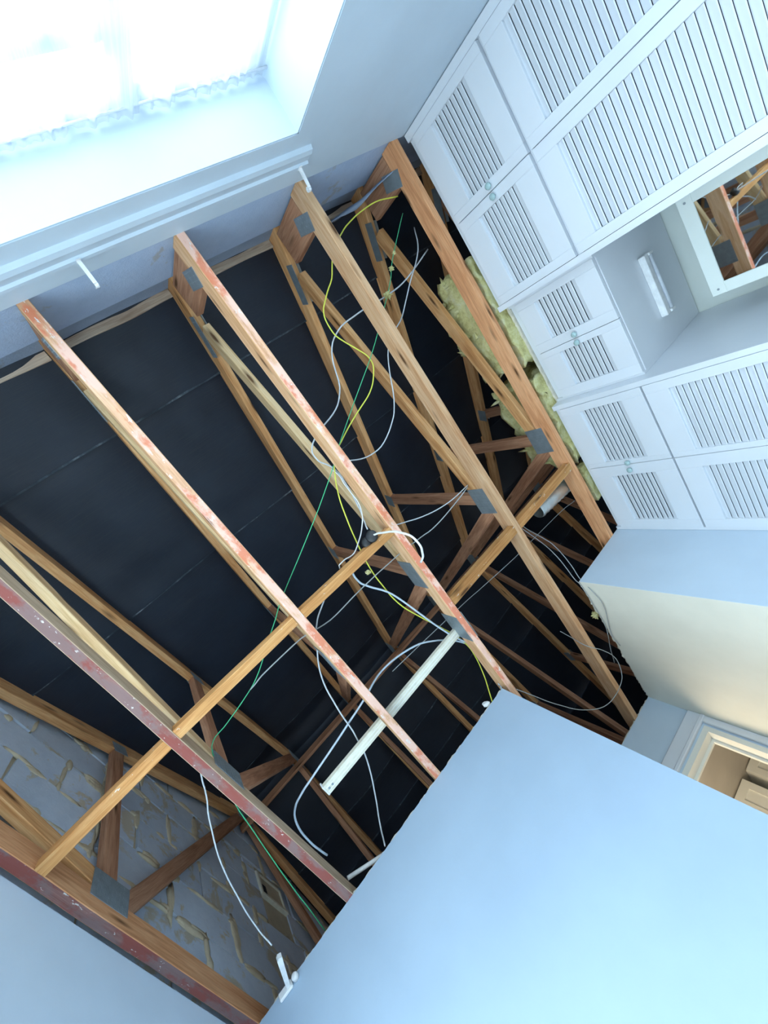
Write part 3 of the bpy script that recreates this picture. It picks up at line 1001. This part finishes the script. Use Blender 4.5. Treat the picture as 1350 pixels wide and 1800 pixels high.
# ------------------------------------------------------------------ louvred wardrobes
PITCH = 0.0262
SLATS = {}
def slat_mesh(width):
    k = round(width, 4)
    if k not in SLATS:
        # along Y, tilted: lower edge outwards (towards -X), rounded nose
        h, t, o_ = 0.0258, 0.005, 0.0085
        prof = [(-o_ / 2, -h / 2), (-o_ / 2 + t, -h / 2 + 0.001), (o_ / 2 + t, h / 2), (o_ / 2 + 0.001, h / 2 + 0.001), (-o_ / 2 - 0.001, -h / 2 + 0.003)]
        mb = MB()
        mb.prism([(u, v) for u, v in prof], 'y', -width / 2, width / 2)
        me = bpy.data.meshes.new('slat')
        me.from_pydata(mb.v, [], mb.f)
        me.materials.append(M['gloss'])
        bm = bmesh.new(); bm.from_mesh(me); bmesh.ops.recalc_face_normals(bm, faces=bm.faces); bm.to_mesh(me); bm.free()
        SLATS[k] = me
    return SLATS[k]
KNOB = None
def knob_mesh():
    global KNOB
    if KNOB is None:
        mb = MB()
        ys = [0, -0.008, -0.010, -0.016, -0.022, -0.025]
        mb.tube([(q, 0, 0) for q in ys], 0.01, 12, radii=[0.006, 0.005, 0.012, 0.0155, 0.013, 0.006])
        KNOB = bpy.data.meshes.new('knob')
        KNOB.from_pydata(mb.v, [], mb.f)
        KNOB.materials.append(M['knob'])
        KNOB.polygons.foreach_set('use_smooth', [True] * len(KNOB.polygons))
    return KNOB

def louvre_door(parent, X, y0, y1, z0, z1, ly0, ly1, lz0, lz1, knob=None, solid_below=None):
    """X = front face; louvre opening ly0..ly1 / lz0..lz1; solid_below = z of a mid rail with panel underneath"""
    T = 0.022
    mb = MB()
    zb = lz0
    mb.box(X, X + T, y0, ly0, z0, z1, bev=0.0015)
    mb.box(X, X + T, ly1, y1, z0, z1, bev=0.0015)
    mb.box(X, X + T, ly0, ly1, lz1, z1, bev=0.0015)
    if solid_below is not None:
        mb.box(X, X + T, ly0, ly1, solid_below, lz0, bev=0.0015)
        mb.box(X, X + T, ly0, ly1, z0, z0 + 0.12, bev=0.0015)
        mb.box(X + 0.008, X + T - 0.004, ly0, ly1, z0 + 0.12, solid_below)
    else:
        mb.box(X, X + T, ly0, ly1, z0, lz0, bev=0.0015)
    door = part(mb, 'door', M['gloss'], parent)
    dl = door
    me = slat_mesh(ly1 - ly0 - 0.001)
    n = int(round((lz1 - lz0) / PITCH))
    pt = (lz1 - lz0) / n
    for i in range(n):
        s_ = bpy.data.objects.new('slat', me)
        COL.objects.link(s_)
        s_.parent = dl
        s_.location = (X + 0.010, (ly0 + ly1) / 2, lz0 + (i + 0.5) * pt)
    if knob:
        k = bpy.data.objects.new('knob', knob_mesh())
        COL.objects.link(k); k.parent = dl
        k.location = (X, knob[0], knob[1])
        k['label'] = 'small mint glass knob'
    return door

def carcass(e, X, y0, y1, z0, z1, depth, face, rail_z=None, cols=None, left_panel=True, right_panel=True):
    """closed box behind the doors with a face frame; face = list of frame members (ya,yb,za,zb)"""
    mb = MB()
    T = 0.018
    xb = X + depth
    mb.box(X + 0.026, xb, y0, y0 + T, z0, z1)
    mb.box(X + 0.026, xb, y1 - T, y1, z0, z1)
    mb.box(X + 0.026, xb, y0 + T, y1 - T, z1 - T, z1)
    mb.box(X + 0.026, xb, y0 + T, y1 - T, z0, z0 + T)
    mb.box(xb - 0.006, xb, y0 + T, y1 - T, z0 + T, z1 - T)
    if rail_z:
        mb.box(X + 0.026, xb - 0.006, y0 + T, y1 - T, rail_z - T / 2, rail_z + T / 2)
    part(mb, 'carcass', M['gloss'], e)
    li = MB()
    a0, a1, x0_, x1_ = y0 + T, y1 - T, X + 0.028, xb - 0.007
    li.box(x0_, x1_, a0 + 0.001, a0 + 0.004, z0 + T, z1 - T)
    li.box(x0_, x1_, a1 - 0.004, a1 - 0.001, z0 + T, z1 - T)
    li.box(x1_ - 0.003, x1_, a0 + 0.004, a1 - 0.004, z0 + T, z1 - T)
    for zz in ([z0 + T, z1 - T - 0.003] + ([rail_z - T / 2 - 0.004, rail_z + T / 2 + 0.001] if rail_z else [])):
        li.box(x0_, x1_ - 0.003, a0 + 0.004, a1 - 0.004, zz, zz + 0.003)
    part(li, 'shade_lining', M['interior'], e)  # dark sheets standing in for the shade seen between slats
    fm = MB()
    for q_, (ya, yb, za, zb) in enumerate(face):
        fm.box(X + 0.0232 + 0.0004 * q_, X + 0.0262 + 0.0004 * q_ if (ya > y0 and yb < y1) else X + 0.026, ya, yb, za, zb) if (ya > y0 and yb < y1) else fm.box(X + 0.004, X + 0.026, ya, yb, za, zb)
    part(fm, 'face_frame', M['gloss'], e)

# tall wardrobe beside the window
XA = 1.972
e = empty('wardrobe', (XA, -0.33, 0), 'white louvred wardrobe between the window wall and the mirror recess', 'wardrobe')
ya, ym, yb = -0.796, -0.3325, 0.142
carcass(e, XA, ya, yb, 0.0, 2.438, 0.74,
        [(ya, -0.762, 0, 2.436), (0.114, yb, 0, 2.436), (-0.762, 0.114, 2.402, 2.436), (-0.762, 0.114, 1.922, 1.948), (ym - 0.012, ym + 0.012, 0.05, 2.40), (-0.762, 0.114, 0, 0.06)], rail_z=1.935)
louvre_door(e, XA, -0.760, ym - 0.0015, 1.944, 2.400, -0.721, -0.376, 2.045, 2.281, knob=(-0.355, 2.153))
louvre_door(e, XA, ym + 0.0015, 0.112, 1.944, 2.400, -0.285, 0.071, 2.045, 2.281, knob=(-0.309, 2.156))
louvre_door(e, XA, -0.760, ym - 0.0015, 0.062, 1.926, -0.719, -0.376, 0.99, 1.832, solid_below=0.89)
louvre_door(e, XA, ym + 0.0015, 0.112, 0.062, 1.926, -0.283, 0.071, 0.99, 1.832, solid_below=0.89)
# bridging cupboard above the mirror recess
XB = 2.045
e = empty('bridging_cupboard', (XB, 0.45, 1.925), 'white louvred overhead cupboard bridging the mirror recess', 'cupboard')
ya, yb = 0.1425, 0.7545
carcass(e, XB, ya, yb, 1.928, 2.438, 0.667, [(ya, 0.160, 1.928, 2.436), (0.742, yb, 1.928, 2.436), (0.160, 0.742, 2.392, 2.436)])
louvre_door(e, XB, 0.158, 0.4540, 1.932, 2.392, 0.196, 0.404, 2.037, 2.281, knob=(0.432, 2.150))
louvre_door(e, XB, 0.4565, 0.744, 1.932, 2.392, 0.490, 0.691, 2.035, 2.279, knob=(0.475, 2.156))
# tall wardrobe by the back wall
XC = 1.978
e = empty('wardrobe', (XC, 1.2, 0), 'white louvred wardrobe between the mirror recess and the back wall', 'wardrobe')
ya, ym, yb = 0.755, 1.2045, 1.683
carcass(e, XC, ya, yb, 0.0, 2.438, 0.734,
        [(ya, 0.782, 0, 2.436), (1.664, yb, 0, 2.436), (0.782, 1.664, 2.402, 2.436), (0.782, 1.664, 1.922, 1.942), (ym - 0.012, ym + 0.012, 0.05, 2.40), (0.782, 1.664, 0, 0.06)], rail_z=1.935)
louvre_door(e, XC, 0.784, ym - 0.0015, 1.938, 2.400, 0.826, 1.173, 2.046, 2.285, knob=(1.188, 2.156))
louvre_door(e, XC, ym + 0.0015, 1.662, 1.938, 2.400, 1.275, 1.605, 2.046, 2.290, knob=(1.236, 2.163))
louvre_door(e, XC, 0.784, ym - 0.0015, 0.062, 1.928, 0.829, 1.173, 0.99, 1.822, solid_below=0.89)
louvre_door(e, XC, ym + 0.0015, 1.662, 0.062, 1.928, 1.273, 1.607, 0.99, 1.824, solid_below=0.89)

# leaning mirror standing on the dressing table in the recess
dt = empty('dressing_table', (2.40, 0.449, 0), 'white dressing table standing in the mirror recess', 'table')
part(MB().box(2.06, 2.70, 0.145, 0.752, 0.73, 0.755, bev=0.003), 'table_top', M['gloss'], dt)
part(MB().box(2.10, 2.68, 0.150, 0.170, 0, 0.73), 'side_panel', M['gloss'], dt)
part(MB().box(2.10, 2.68, 0.727, 0.747, 0, 0.73), 'side_panel', M['gloss'], dt)
dw = part(MB().box(2.095, 2.60, 0.172, 0.725, 0.60, 0.725, bev=0.002), 'drawer', M['gloss'], dt)
for y in (0.30, 0.60):
    k = bpy.data.objects.new('knob', knob_mesh()); COL.objects.link(k); k.parent = dw; k.location = (2.095, y, 0.66)
mn = Vector((-0.995, 0.035, 0.095)).normalized()
mu = Vector((0, 0, 1)); mu = (mu - mn * mu.dot(mn)).normalized()
mw = mu.cross(mn).normalized()          # along +Y or -Y
if mw.y < 0: mw = -mw
mo = Vector((2.30, 0.249, 1.504))
def mplane(y, z):                      # point of the mirror plane at the given Y and Z
    x = mo.x - (mn.y * (y - mo.y) + mn.z * (z - mo.z)) / mn.x
    return Vector((x, y, z))
base = mplane(0.385, 0.762)
mi = empty('mirror', base, 'pale framed mirror leaning in the recess, reflecting the bare joists', 'mirror')
mm4 = Matrix(((-mn.x, mw.x, mu.x, 0), (-mn.y, mw.y, mu.y, 0), (-mn.z, mw.z, mu.z, 0), (0, 0, 0, 1)))   # local x = into the mirror
mtop = (mplane(0.385, 1.692) - base).length
def mpart(mb, name, material, smooth=False):
    o = mb.build(name, material, mi, smooth)
    o.matrix_basis = mm4
    return o
f_ = MB()
ml, mr_ = -0.228, 0.224
f_.box(-0.004, 0.018, ml, mr_, mtop - 0.058, mtop, bev=0.002)
f_.box(-0.004, 0.018, ml, mr_, 0.0, 0.05, bev=0.002)
f_.box(-0.004, 0.018, ml, ml + 0.05, 0.05, mtop - 0.058, bev=0.002)
f_.box(-0.004, 0.018, mr_ - 0.05, mr_, 0.05, mtop - 0.058, bev=0.002)
mpart(f_, 'frame', M['recess'])
mpart(MB().box(0.0, 0.003, ml + 0.049, mr_ - 0.049, 0.049, mtop - 0.057), 'pane', M['mirror'])
for y, z in ((ml + 0.035, mtop - 0.030), (mr_ - 0.025, mtop - 0.030)):
    mpart(MB().tube([(-0.004, y, z), (-0.0055, y, z)], 0.0050, 10), 'screw', M['steel'])
mpart(MB().box(0.018, 0.16, -0.02, 0.02, 0.012, 0.03).box(0.018, 0.024, -0.02, 0.02, 0.03, 0.5), 'strut', M['wood_dark'])

# strip light under the bridging cupboard
sl = empty('strip_light', (2.40, 0.456, 1.928), 'short white strip light under the overhead cupboard', 'lamp')
part(MB().box(2.364, 2.402, 0.302, 0.612, 1.896, 1.9275, bev=0.003), 'housing', M['white_plastic'], sl)
part(MB().tube([(2.424, 0.318, 1.905), (2.424, 0.60, 1.905)], 0.014, 14), 'tube', M['tube'], sl, True)
for y in (0.310, 0.604):
    part(MB().box(2.402, 2.440, y - 0.007, y + 0.007, 1.889, 1.9275, bev=0.002), 'lamp_holder', M['white_plastic'], sl)

# ------------------------------------------------------------------ mineral wool over the wardrobes
def wool(name, x0, x1, y0, y1, top, label, seed, spikes=60, amp=0.035):
    bm = bmesh.new()
    bmesh.ops.create_cube(bm, size=1.0)
    bmesh.ops.subdivide_edges(bm, edges=bm.edges[:], cuts=22, use_grid_fill=True)
    for v in bm.verts:
        u = v.co.copy()
        y = y0 + (u.y + 0.5) * (y1 - y0)
        h = top(y)
        p = Vector((x0 + (u.x + 0.5) * (x1 - x0), y, CEIL + 0.014 + (u.z + 0.5) * h))
        n = Vector((noise.noise(p * 9 + Vector((seed, 0, 0))), noise.noise(p * 9 + Vector((0, seed, 3))), noise.noise(p * 9 + Vector((5, 0, seed)))))
        n2 = Vector((noise.noise(p * 34 + Vector((seed, 0, 0))), noise.noise(p * 34 + Vector((0, seed, 3))), noise.noise(p * 34 + Vector((5, 0, seed)))))
        q = p + n * amp + n2 * amp * 0.45
        q.z = max(q.z, CEIL + 0.013)
        q.x = max(q.x, 1.94)
        v.co = q
    mb = MB().add_bm(bm)
    rnd = random.Random(seed)
    for k in range(spikes):
        y = rnd.uniform(y0, y1)
        base = Vector((rnd.uniform(x0, x0 + 0.12), y, CEIL + 0.014 + top(y) * rnd.uniform(0.5, 0.98)))
        d_ = Vector((rnd.uniform(-0.5, 0.3), rnd.uniform(-1, 0.6), rnd.uniform(-0.2, 1))).normalized() * rnd.uniform(0.03, 0.085)
        if base.x + d_.x < 1.945:
            d_.x = 1.945 - base.x
        mb.tube([base, base + d_ * 0.5 + Vector((0, 0, 0.005)), base + d_], 0.008, 5, radii=[0.014, 0.009, 0.001])
    return tag(mb.build(name, M['wool'], None, True), label, 'insulation')
wool('insulation_batt', 1.985, 2.44, -0.17, 0.46, lambda y: max(0.12, min(0.38, 0.26 + 0.6 * (y + 0.2))) if y < 0.25 else 0.34,
     'torn yellow insulation batt with ragged fringe beside the overhead cupboard', 3, 150)
wool('insulation_batt', 1.985, 2.44, 0.55, 1.14, lambda y: 0.37 - 0.03 * y,
     'yellow insulation batt squeezed behind the joist over the back wardrobe', 8, 50)
wool('insulation_scrap', 1.975, 2.06, 1.19, 1.44, lambda y: 0.05, 'thin strip of yellow insulation on the wardrobe top edge', 5, 14, 0.012)
# flattened bits over the lobby wall
def tuft(name, c, r, label, seed, n=22):
    mb = MB()
    bm = bmesh.new()
    bmesh.ops.create_icosphere(bm, subdivisions=3, radius=r)
    for v in bm.verts:
        k = 1 + 0.5 * noise.noise(v.co / r * 2 + Vector((seed, 0, 0)))
        v.co = Vector(c) + Vector((v.co.x, v.co.y, v.co.z * 0.7)) * k
    mb.add_bm(bm)
    rnd = random.Random(seed)
    for k in range(n):
        d_ = Vector((rnd.uniform(-1, 1), rnd.uniform(-1, 1), rnd.uniform(-.7, .7))).normalized()
        mb.tube([Vector(c) + d_ * r * 0.5, Vector(c) + d_ * r * 1.3, Vector(c) + d_ * r * rnd.uniform(1.25, 1.7)], r * .2, 5, radii=[r * .3, r * .18, r * .03])
    return mb
tag(tuft('insulation_scrap', (1.500, 1.98, CEIL + 0.030), 0.020, '', 4).build('insulation_scrap', M['wool'], None, True),
    'small tuft of yellow insulation caught on the lobby wall top', 'insulation')

# ------------------------------------------------------------------ light batten lying across the joists
lb = empty('light_batten', (0.23, 1.325, CEIL + CH), 'long ivory fluorescent batten laid across the joists', 'lamp')
zt = CEIL + CH + 0.0035
body = MB()
body.prism([(1.300, zt), (1.350, zt), (1.350, zt + 0.020), (1.340, zt + 0.034), (1.310, zt + 0.034), (1.300, zt + 0.020)], 'x', -0.245, 0.716)
part(body, 'body', M['ivory'], lb)
part(MB().box(-0.235, 0.700, 1.314, 1.319, zt - 0.0028, zt).box(-0.235, 0.700, 1.331, 1.336, zt - 0.0028, zt), 'rib', M['trim'], lb)
for x in (-0.247, 0.712):
    part(MB().box(x, x + 0.008, 1.298, 1.352, zt - 0.002, zt + 0.036, bev=0.002), 'end_cap', M['white_plastic'], lb)
for x in (-0.225, -0.205):
    part(MB().tube([(x, 1.325, zt - 0.004), (x, 1.325, zt)], 0.005, 8), 'screw', M['steel'], lb)

# white conduit above the back wall
cd = MB().tube([(-0.43, 1.715, CEIL + CH + 0.010), (-0.30, 1.78, CEIL + CH + 0.006), (-0.14, 1.855, CEIL + CH + 0.003)], 0.0095, 12)
o = tag(cd.build('conduit', M['white_plastic'], None, True), 'short white plastic conduit poking over the back wall', 'pipe')
# white wall bracket at the top of the back wall
wb = empty('wall_bracket', (-0.80, BY, CEIL - 0.04), 'white bracket with a blade and round knob at the top left of the back wall', 'bracket')
part(MB().box(-0.838, -0.775, BY - 0.014, BY - 0.0005, CEIL - 0.036, CEIL - 0.004, bev=0.004), 'base', M['white_plastic'], wb)
bl = MB()
bl.prism([(-0.800, BY - 0.012), (-0.782, BY - 0.014), (-0.730, 1.558), (-0.742, 1.550), (-0.752, 1.556)], 'z', CEIL - 0.026, CEIL - 0.006)
part(bl, 'blade', M['white_plastic'], wb)
part(MB().tube([(-0.757, BY - 0.002, CEIL - 0.018), (-0.757, BY - 0.016, CEIL - 0.018), (-0.757, BY - 0.022, CEIL - 0.018)], 0.01, 14, radii=[0.014, 0.014, 0.009]), 'knob', M['white_plastic'], wb, True)

# black junction on the noggin
jb = empty('junction_box', (0.612, 0.575, CEIL + 0.01), 'round black plastic junction fixed to the noggin', 'junction box')
ax = Vector((-0.35, -0.55, -0.76)).normalized()
c0 = Vector((0.614, 0.576, CEIL + 0.008))
part(MB().tube([c0 + ax * t for t in (-0.016, 0.0, 0.012, 0.015)], 0.03, 24, radii=[0.026, 0.028, 0.028, 0.024]), 'cover', M['black'], jb, True)
c1 = c0 + Vector((-0.030, 0.010, 0.022))
part(MB().tube([c1 + ax * t for t in (-0.014, 0.004, 0.008)], 0.03, 20, radii=[0.024, 0.025, 0.02]), 'base', M['black'], jb, True)

# foil duct lying on the joists over the wardrobe
dpts = [(1.63 + 0.02 * i, 1.245 + 0.002 * i, CEIL + CH + 0.056) for i in range(48)]
dm = MB().tube(dpts, 0.05, 18, radii=[0.047 + (0.006 if i % 2 else 0) for i in range(48)], caps=False)
tag(dm.build('foil_duct', M['foil'], None, True), 'ribbed silver foil duct end lying over the joist behind the noggin', 'duct')
# scrap of white plaster on the back wall corner
bm = bmesh.new()
bmesh.ops.create_icosphere(bm, subdivisions=2, radius=0.02)
for v in bm.verts:
    k = 1 + 0.6 * noise.noise(v.co * 60)
    v.co = Vector((0.57, BY + 0.008, CEIL + 0.032)) + Vector((v.co.x * 0.9, v.co.y * 0.5, v.co.z)) * k
tag(MB().add_bm(bm).build('plaster_scrap', M['white_plastic']), 'white scrap of broken plaster on the back wall corner', 'scrap')
# torn felt flap hanging at the eaves in the corner bay
fv, ff = [], []
for j in range(9):
    for i in range(9):
        u, t = i / 8, j / 8
        x = 1.56 + u * 0.30 * (1 - 0.45 * t) + t * 0.20
        z = CEIL + 0.44 - 0.40 * t * (0.35 + 0.65 * u)
        y = FY + 0.03 + 0.05 * t + 0.012 * noise.noise((u * 3, t * 3, 4))
        fv.append((x, y, z))
for j in range(8):
    for i in range(8):
        a = j * 9 + i
        ff.append((a, a + 1, a + 10, a + 9))
fo = mesh_obj('felt_flap', fv, ff, M['eaves_board'], None, True)
so = fo.modifiers.new('thick', 'SOLIDIFY'); so.thickness = 0.004
tag(fo, 'torn grey flap of sheeting hanging at the eaves by the window corner', 'felt')

# ------------------------------------------------------------------ cables
WIRES = [
    ('earth_wire', 'yellow insulated wire winding in curves above the joists', 'wire_yellow', 0.0033,
     [(1.8865, -0.6273, 2.57), (1.7438, -0.6515, 2.575), (1.5892, -0.6356, 2.575), (1.4621, -0.5988, 2.575), (1.3584, -0.5414, 2.575), (1.2745, -0.4491, 2.575), (1.185, -0.3894, 2.575), (1.1284, -0.3297, 2.575), (1.1196, -0.2306, 2.575), (1.1733, -0.1349, 2.575), (1.2091, -0.0588, 2.575), (1.1831, 0.0065, 2.575), (1.101, 0.071, 2.575), (0.9649, 0.1159, 2.575), (0.8255, 0.1693, 2.575), (0.7593, 0.2046, 2.575), (0.7122, 0.2525, 2.575), (0.6517, 0.3566, 2.575), (0.6028, 0.5059, 2.575), (0.5638, 0.6687, 2.575), (0.5501, 0.8047, 2.575), (0.5592, 0.9681, 2.575), (0.6085, 1.1188, 2.575), (0.6616, 1.2491, 2.575), (0.7062, 1.37, 2.575), (0.7233, 1.5005, 2.575), (0.697, 1.6561, 2.575), (0.5964, 1.714, 2.46)]),
    ('green_string', 'thin green string running straight from top to bottom across the joists', 'wire_green', 0.0022,
     [(1.849, -0.5443, 2.56), (1.638, -0.3858, 2.56), (1.5382, -0.2919, 2.56), (1.2809, -0.108, 2.56), (1.1187, -0.0094, 2.56), (0.8272, 0.1577, 2.56), (0.6867, 0.2523, 2.56), (0.4194, 0.4022, 2.56), (0.1822, 0.5224, 2.56), (0.0554, 0.6, 2.56), (-0.1054, 0.7031, 2.56), (-0.1946, 0.7398, 2.56), (-0.3166, 0.7667, 2.56), (-0.413, 0.7907, 2.56), (-0.4652, 0.932, 2.56), (-0.5039, 1.0479, 2.56), (-0.5399, 1.2338, 2.56), (-0.5787, 1.4484, 2.56), (-0.6118, 1.665, 2.56), (-0.637, 1.8268, 2.56)]),
    ('grey_cable', 'grey cable hanging in a wide loop between the second and third joists from the wardrobes', 'wire_grey', 0.0032,
     [(1.9514, -0.4813, 2.64), (1.8347, -0.3624, 2.58), (1.6668, -0.2443, 2.58), (1.5194, -0.1378, 2.58), (1.4012, -0.0851, 2.58), (1.3122, -0.0196, 2.58), (1.2014, 0.1641, 2.58), (1.1215, 0.2493, 2.58), (0.9852, 0.3118, 2.58), (0.8728, 0.301, 2.58), (0.7959, 0.2628, 2.58)]),
    ('grey_cable', 'pale grey cable snaking past the yellow wire to the black junction', 'wire_grey', 0.0036,
     [(1.9085, -0.3445, 2.59), (1.679, -0.2763, 2.59), (1.5104, -0.2587, 2.59), (1.3082, -0.263, 2.59), (1.1594, -0.2468, 2.59), (1.0586, -0.1792, 2.59), (0.9898, -0.033, 2.59), (0.9031, 0.04, 2.59), (0.764, 0.0762, 2.59), (0.6867, 0.1185, 2.59), (0.68, 0.1779, 2.59), (0.7163, 0.2434, 2.59), (0.723, 0.3252, 2.59), (0.7032, 0.4649, 2.59), (0.6613, 0.5303, 2.54), (0.6339, 0.5488, 2.49)]),
    ('white_flex', 'thin white flex looped beside the black junction over the batten', 'wire_white', 0.003,
     [(0.7005, 0.2432, 2.58), (0.7116, 0.2857, 2.57), (0.7022, 0.3398, 2.56), (0.7004, 0.4305, 2.55), (0.6744, 0.496, 2.54), (0.6045, 0.5591, 2.53), (0.52, 0.5961, 2.515), (0.4632, 0.5856, 2.502), (0.4286, 0.5843, 2.495), (0.4226, 0.6011, 2.51)]),
    ('blue_grey_cable', 'thick pale blue-grey cable leaving the batten below the black junction', 'wire_blue', 0.0048,
     [(0.4706, 0.6148, 2.52), (0.4626, 0.6735, 2.54), (0.4662, 0.7378, 2.56), (0.4932, 0.7894, 2.56), (0.5583, 0.9055, 2.56), (0.6128, 1.0986, 2.56), (0.6713, 1.3061, 2.56), (0.7447, 1.4866, 2.56), (0.7543, 1.6445, 2.56), (0.7031, 1.7207, 2.5)]),
    ('white_flex', 'short bright white flex dangling from the black junction', 'wire_bright', 0.0046,
     [(0.621, 0.571, 2.44), (0.63, 0.5674, 2.3822), (0.63, 0.5592, 2.2846), (0.63, 0.558, 2.2119), (0.63, 0.5824, 2.1293), (0.63, 0.6343, 2.1204), (0.63, 0.6847, 2.1579), (0.63, 0.72, 2.2053)]),
    ('twin_wire', 'upper of two grey wires from the metal plate on the second joist from the wardrobes', 'wire_grey', 0.003,
     [(1.286, 0.7827, 2.57), (1.1268, 0.7733, 2.565), (0.9686, 0.7348, 2.565), (0.8221, 0.6706, 2.565), (0.7631, 0.6399, 2.565)]),
    ('grey_wire', 'long straight grey wire crossing two joists to meet the green string', 'wire_dull', 0.003,
     [(1.2798, 0.7899, 2.57), (1.1461, 0.8007, 2.558), (0.968, 0.8111, 2.558), (0.8442, 0.7945, 2.558), (0.6857, 0.7764, 2.558), (0.4726, 0.7657, 2.558), (0.2502, 0.7658, 2.558), (0.1071, 0.7314, 2.558), (-0.0789, 0.7255, 2.558), (-0.1753, 0.7335, 2.558)]),
    ('grey_cable', 'grey cable dropping in an S-curve behind the long light batten', 'wire_grey', 0.0036,
     [(0.3565, 0.6621, 2.6), (0.2946, 0.6931, 2.6), (0.2135, 0.7398, 2.6), (0.1441, 0.8153, 2.6), (0.0623, 0.9528, 2.6), (0.0249, 1.1068, 2.6), (0.004, 1.2671, 2.6), (-0.0355, 1.4311, 2.6), (-0.1203, 1.6045, 2.6), (-0.1925, 1.7298, 2.6), (-0.2267, 1.7229, 2.49)]),
    ('blue_grey_cable', 'thick pale blue-grey cable in a big C-shaped loop left of the light batten', 'wire_blue', 0.0048,
     [(0.6879, 1.7198, 2.47), (0.7849, 1.7519, 2.615), (0.7904, 1.6136, 2.615), (0.7191, 1.4334, 2.615), (0.5913, 1.2912, 2.615), (0.4701, 1.2156, 2.615), (0.286, 1.1782, 2.615), (0.1368, 1.2115, 2.615), (-0.0407, 1.24, 2.615), (-0.2081, 1.2669, 2.615), (-0.3274, 1.2861, 2.615), (-0.3926, 1.3165, 2.615), (-0.4296, 1.3898, 2.615), (-0.441, 1.5068, 2.615), (-0.4332, 1.6038, 2.615)]),
    ('grey_wire', 'pale wire dangling in front of the block gable wall', 'wire_grey', 0.003,
     [(-0.4757, 0.7912, 2.52), (-0.5078, 0.8529, 2.52), (-0.5375, 0.91, 2.53), (-0.5974, 1.0062, 2.53), (-0.6704, 1.1612, 2.53), (-0.7201, 1.3226, 2.53), (-0.7572, 1.472, 2.53), (-0.7415, 1.5276, 2.46)]),
    ('twin_wire', 'left of two thin wires running down the cream wall', 'wire_dull', 0.0026,
     [(1.4131, 1.1614, 2.56), (1.4387, 1.2351, 2.55), (1.5058, 1.4178, 2.54), (1.5255, 1.5494, 2.52), (1.5014, 1.676, 2.47), (1.488, 1.714, 2.4343), (1.488, 1.9295, 2.4297), (1.488, 2.0821, 2.4383), (1.488, 2.2575, 2.4932), (1.488, 2.4421, 2.5425)]),
    ('twin_wire', 'right of two thin wires running down the cream wall', 'wire_dull', 0.0026,
     [(1.4389, 1.174, 2.565), (1.4753, 1.2661, 2.56), (1.5511, 1.421, 2.55), (1.5773, 1.5271, 2.54), (1.5613, 1.6269, 2.5), (1.5233, 1.6939, 2.452), (1.487, 1.7403, 2.3781), (1.487, 1.8477, 2.3544), (1.487, 1.9804, 2.3849), (1.487, 2.1275, 2.4239), (1.487, 2.2261, 2.4105)]),
    ('thin_wire', 'thin grey wire loop hanging under the second joist from the wardrobes', 'wire_dull', 0.0024,
     [(1.2707, 1.9171, 2.56), (1.2991, 1.9847, 2.55), (1.2714, 1.995, 2.42), (1.3537, 2.1213, 2.41), (1.4042, 2.2492, 2.41), (1.3888, 2.3531, 2.41), (1.3421, 2.4058, 2.41), (1.2397, 2.4179, 2.41), (1.1281, 2.3772, 2.41), (1.0036, 2.2514, 2.415), (0.8988, 2.0834, 2.42), (0.8028, 1.8906, 2.425), (0.7406, 1.7619, 2.43)]),
    ('thin_wire', 'faint thin wire high between the middle joists near the ridge', 'wire_dull', 0.0022,
     [(0.3334, 1.244, 2.64), (0.8517, 1.3653, 2.74), (1.1325, 1.4364, 2.79), (1.4464, 1.4793, 2.79), (1.8989, 1.4871, 2.74), (1.9959, 1.4454, 2.64)]),
]

first_green = None
for (name, label, mkey, r, pts) in WIRES:
    sp = spline(pts, 5)
    sp = [p + Vector((noise.noise((i * 0.35, r * 900, 1)), noise.noise((i * 0.35, r * 900, 4)), 0)) * 0.0022 for i, p in enumerate(sp)]
    o = MB().tube(sp, r, 8).build(name, M[mkey], None, True)
    tag(o, label, 'cable' if 'string' not in name else 'string', 'loose cables among the joists')
    if name == 'green_string':
        first_green = o
for k, (c, r) in enumerate((((1.665, -0.405, CEIL + 0.12), 0.008), ((1.60, -0.35, CEIL + 0.12), 0.011), ((1.49, -0.255, CEIL + 0.118), 0.017))):
    tuft('lint', c, r, '', 20 + k, 14).build('lint', M['wool'], first_green, True)
tag(tuft('t', (0.533, 0.735, CEIL + 0.13), 0.011, '', 31, 10).build('insulation_scrap', M['wool'], None, True),
    'tiny pale tuft caught on the yellow wire under the black junction', 'insulation')
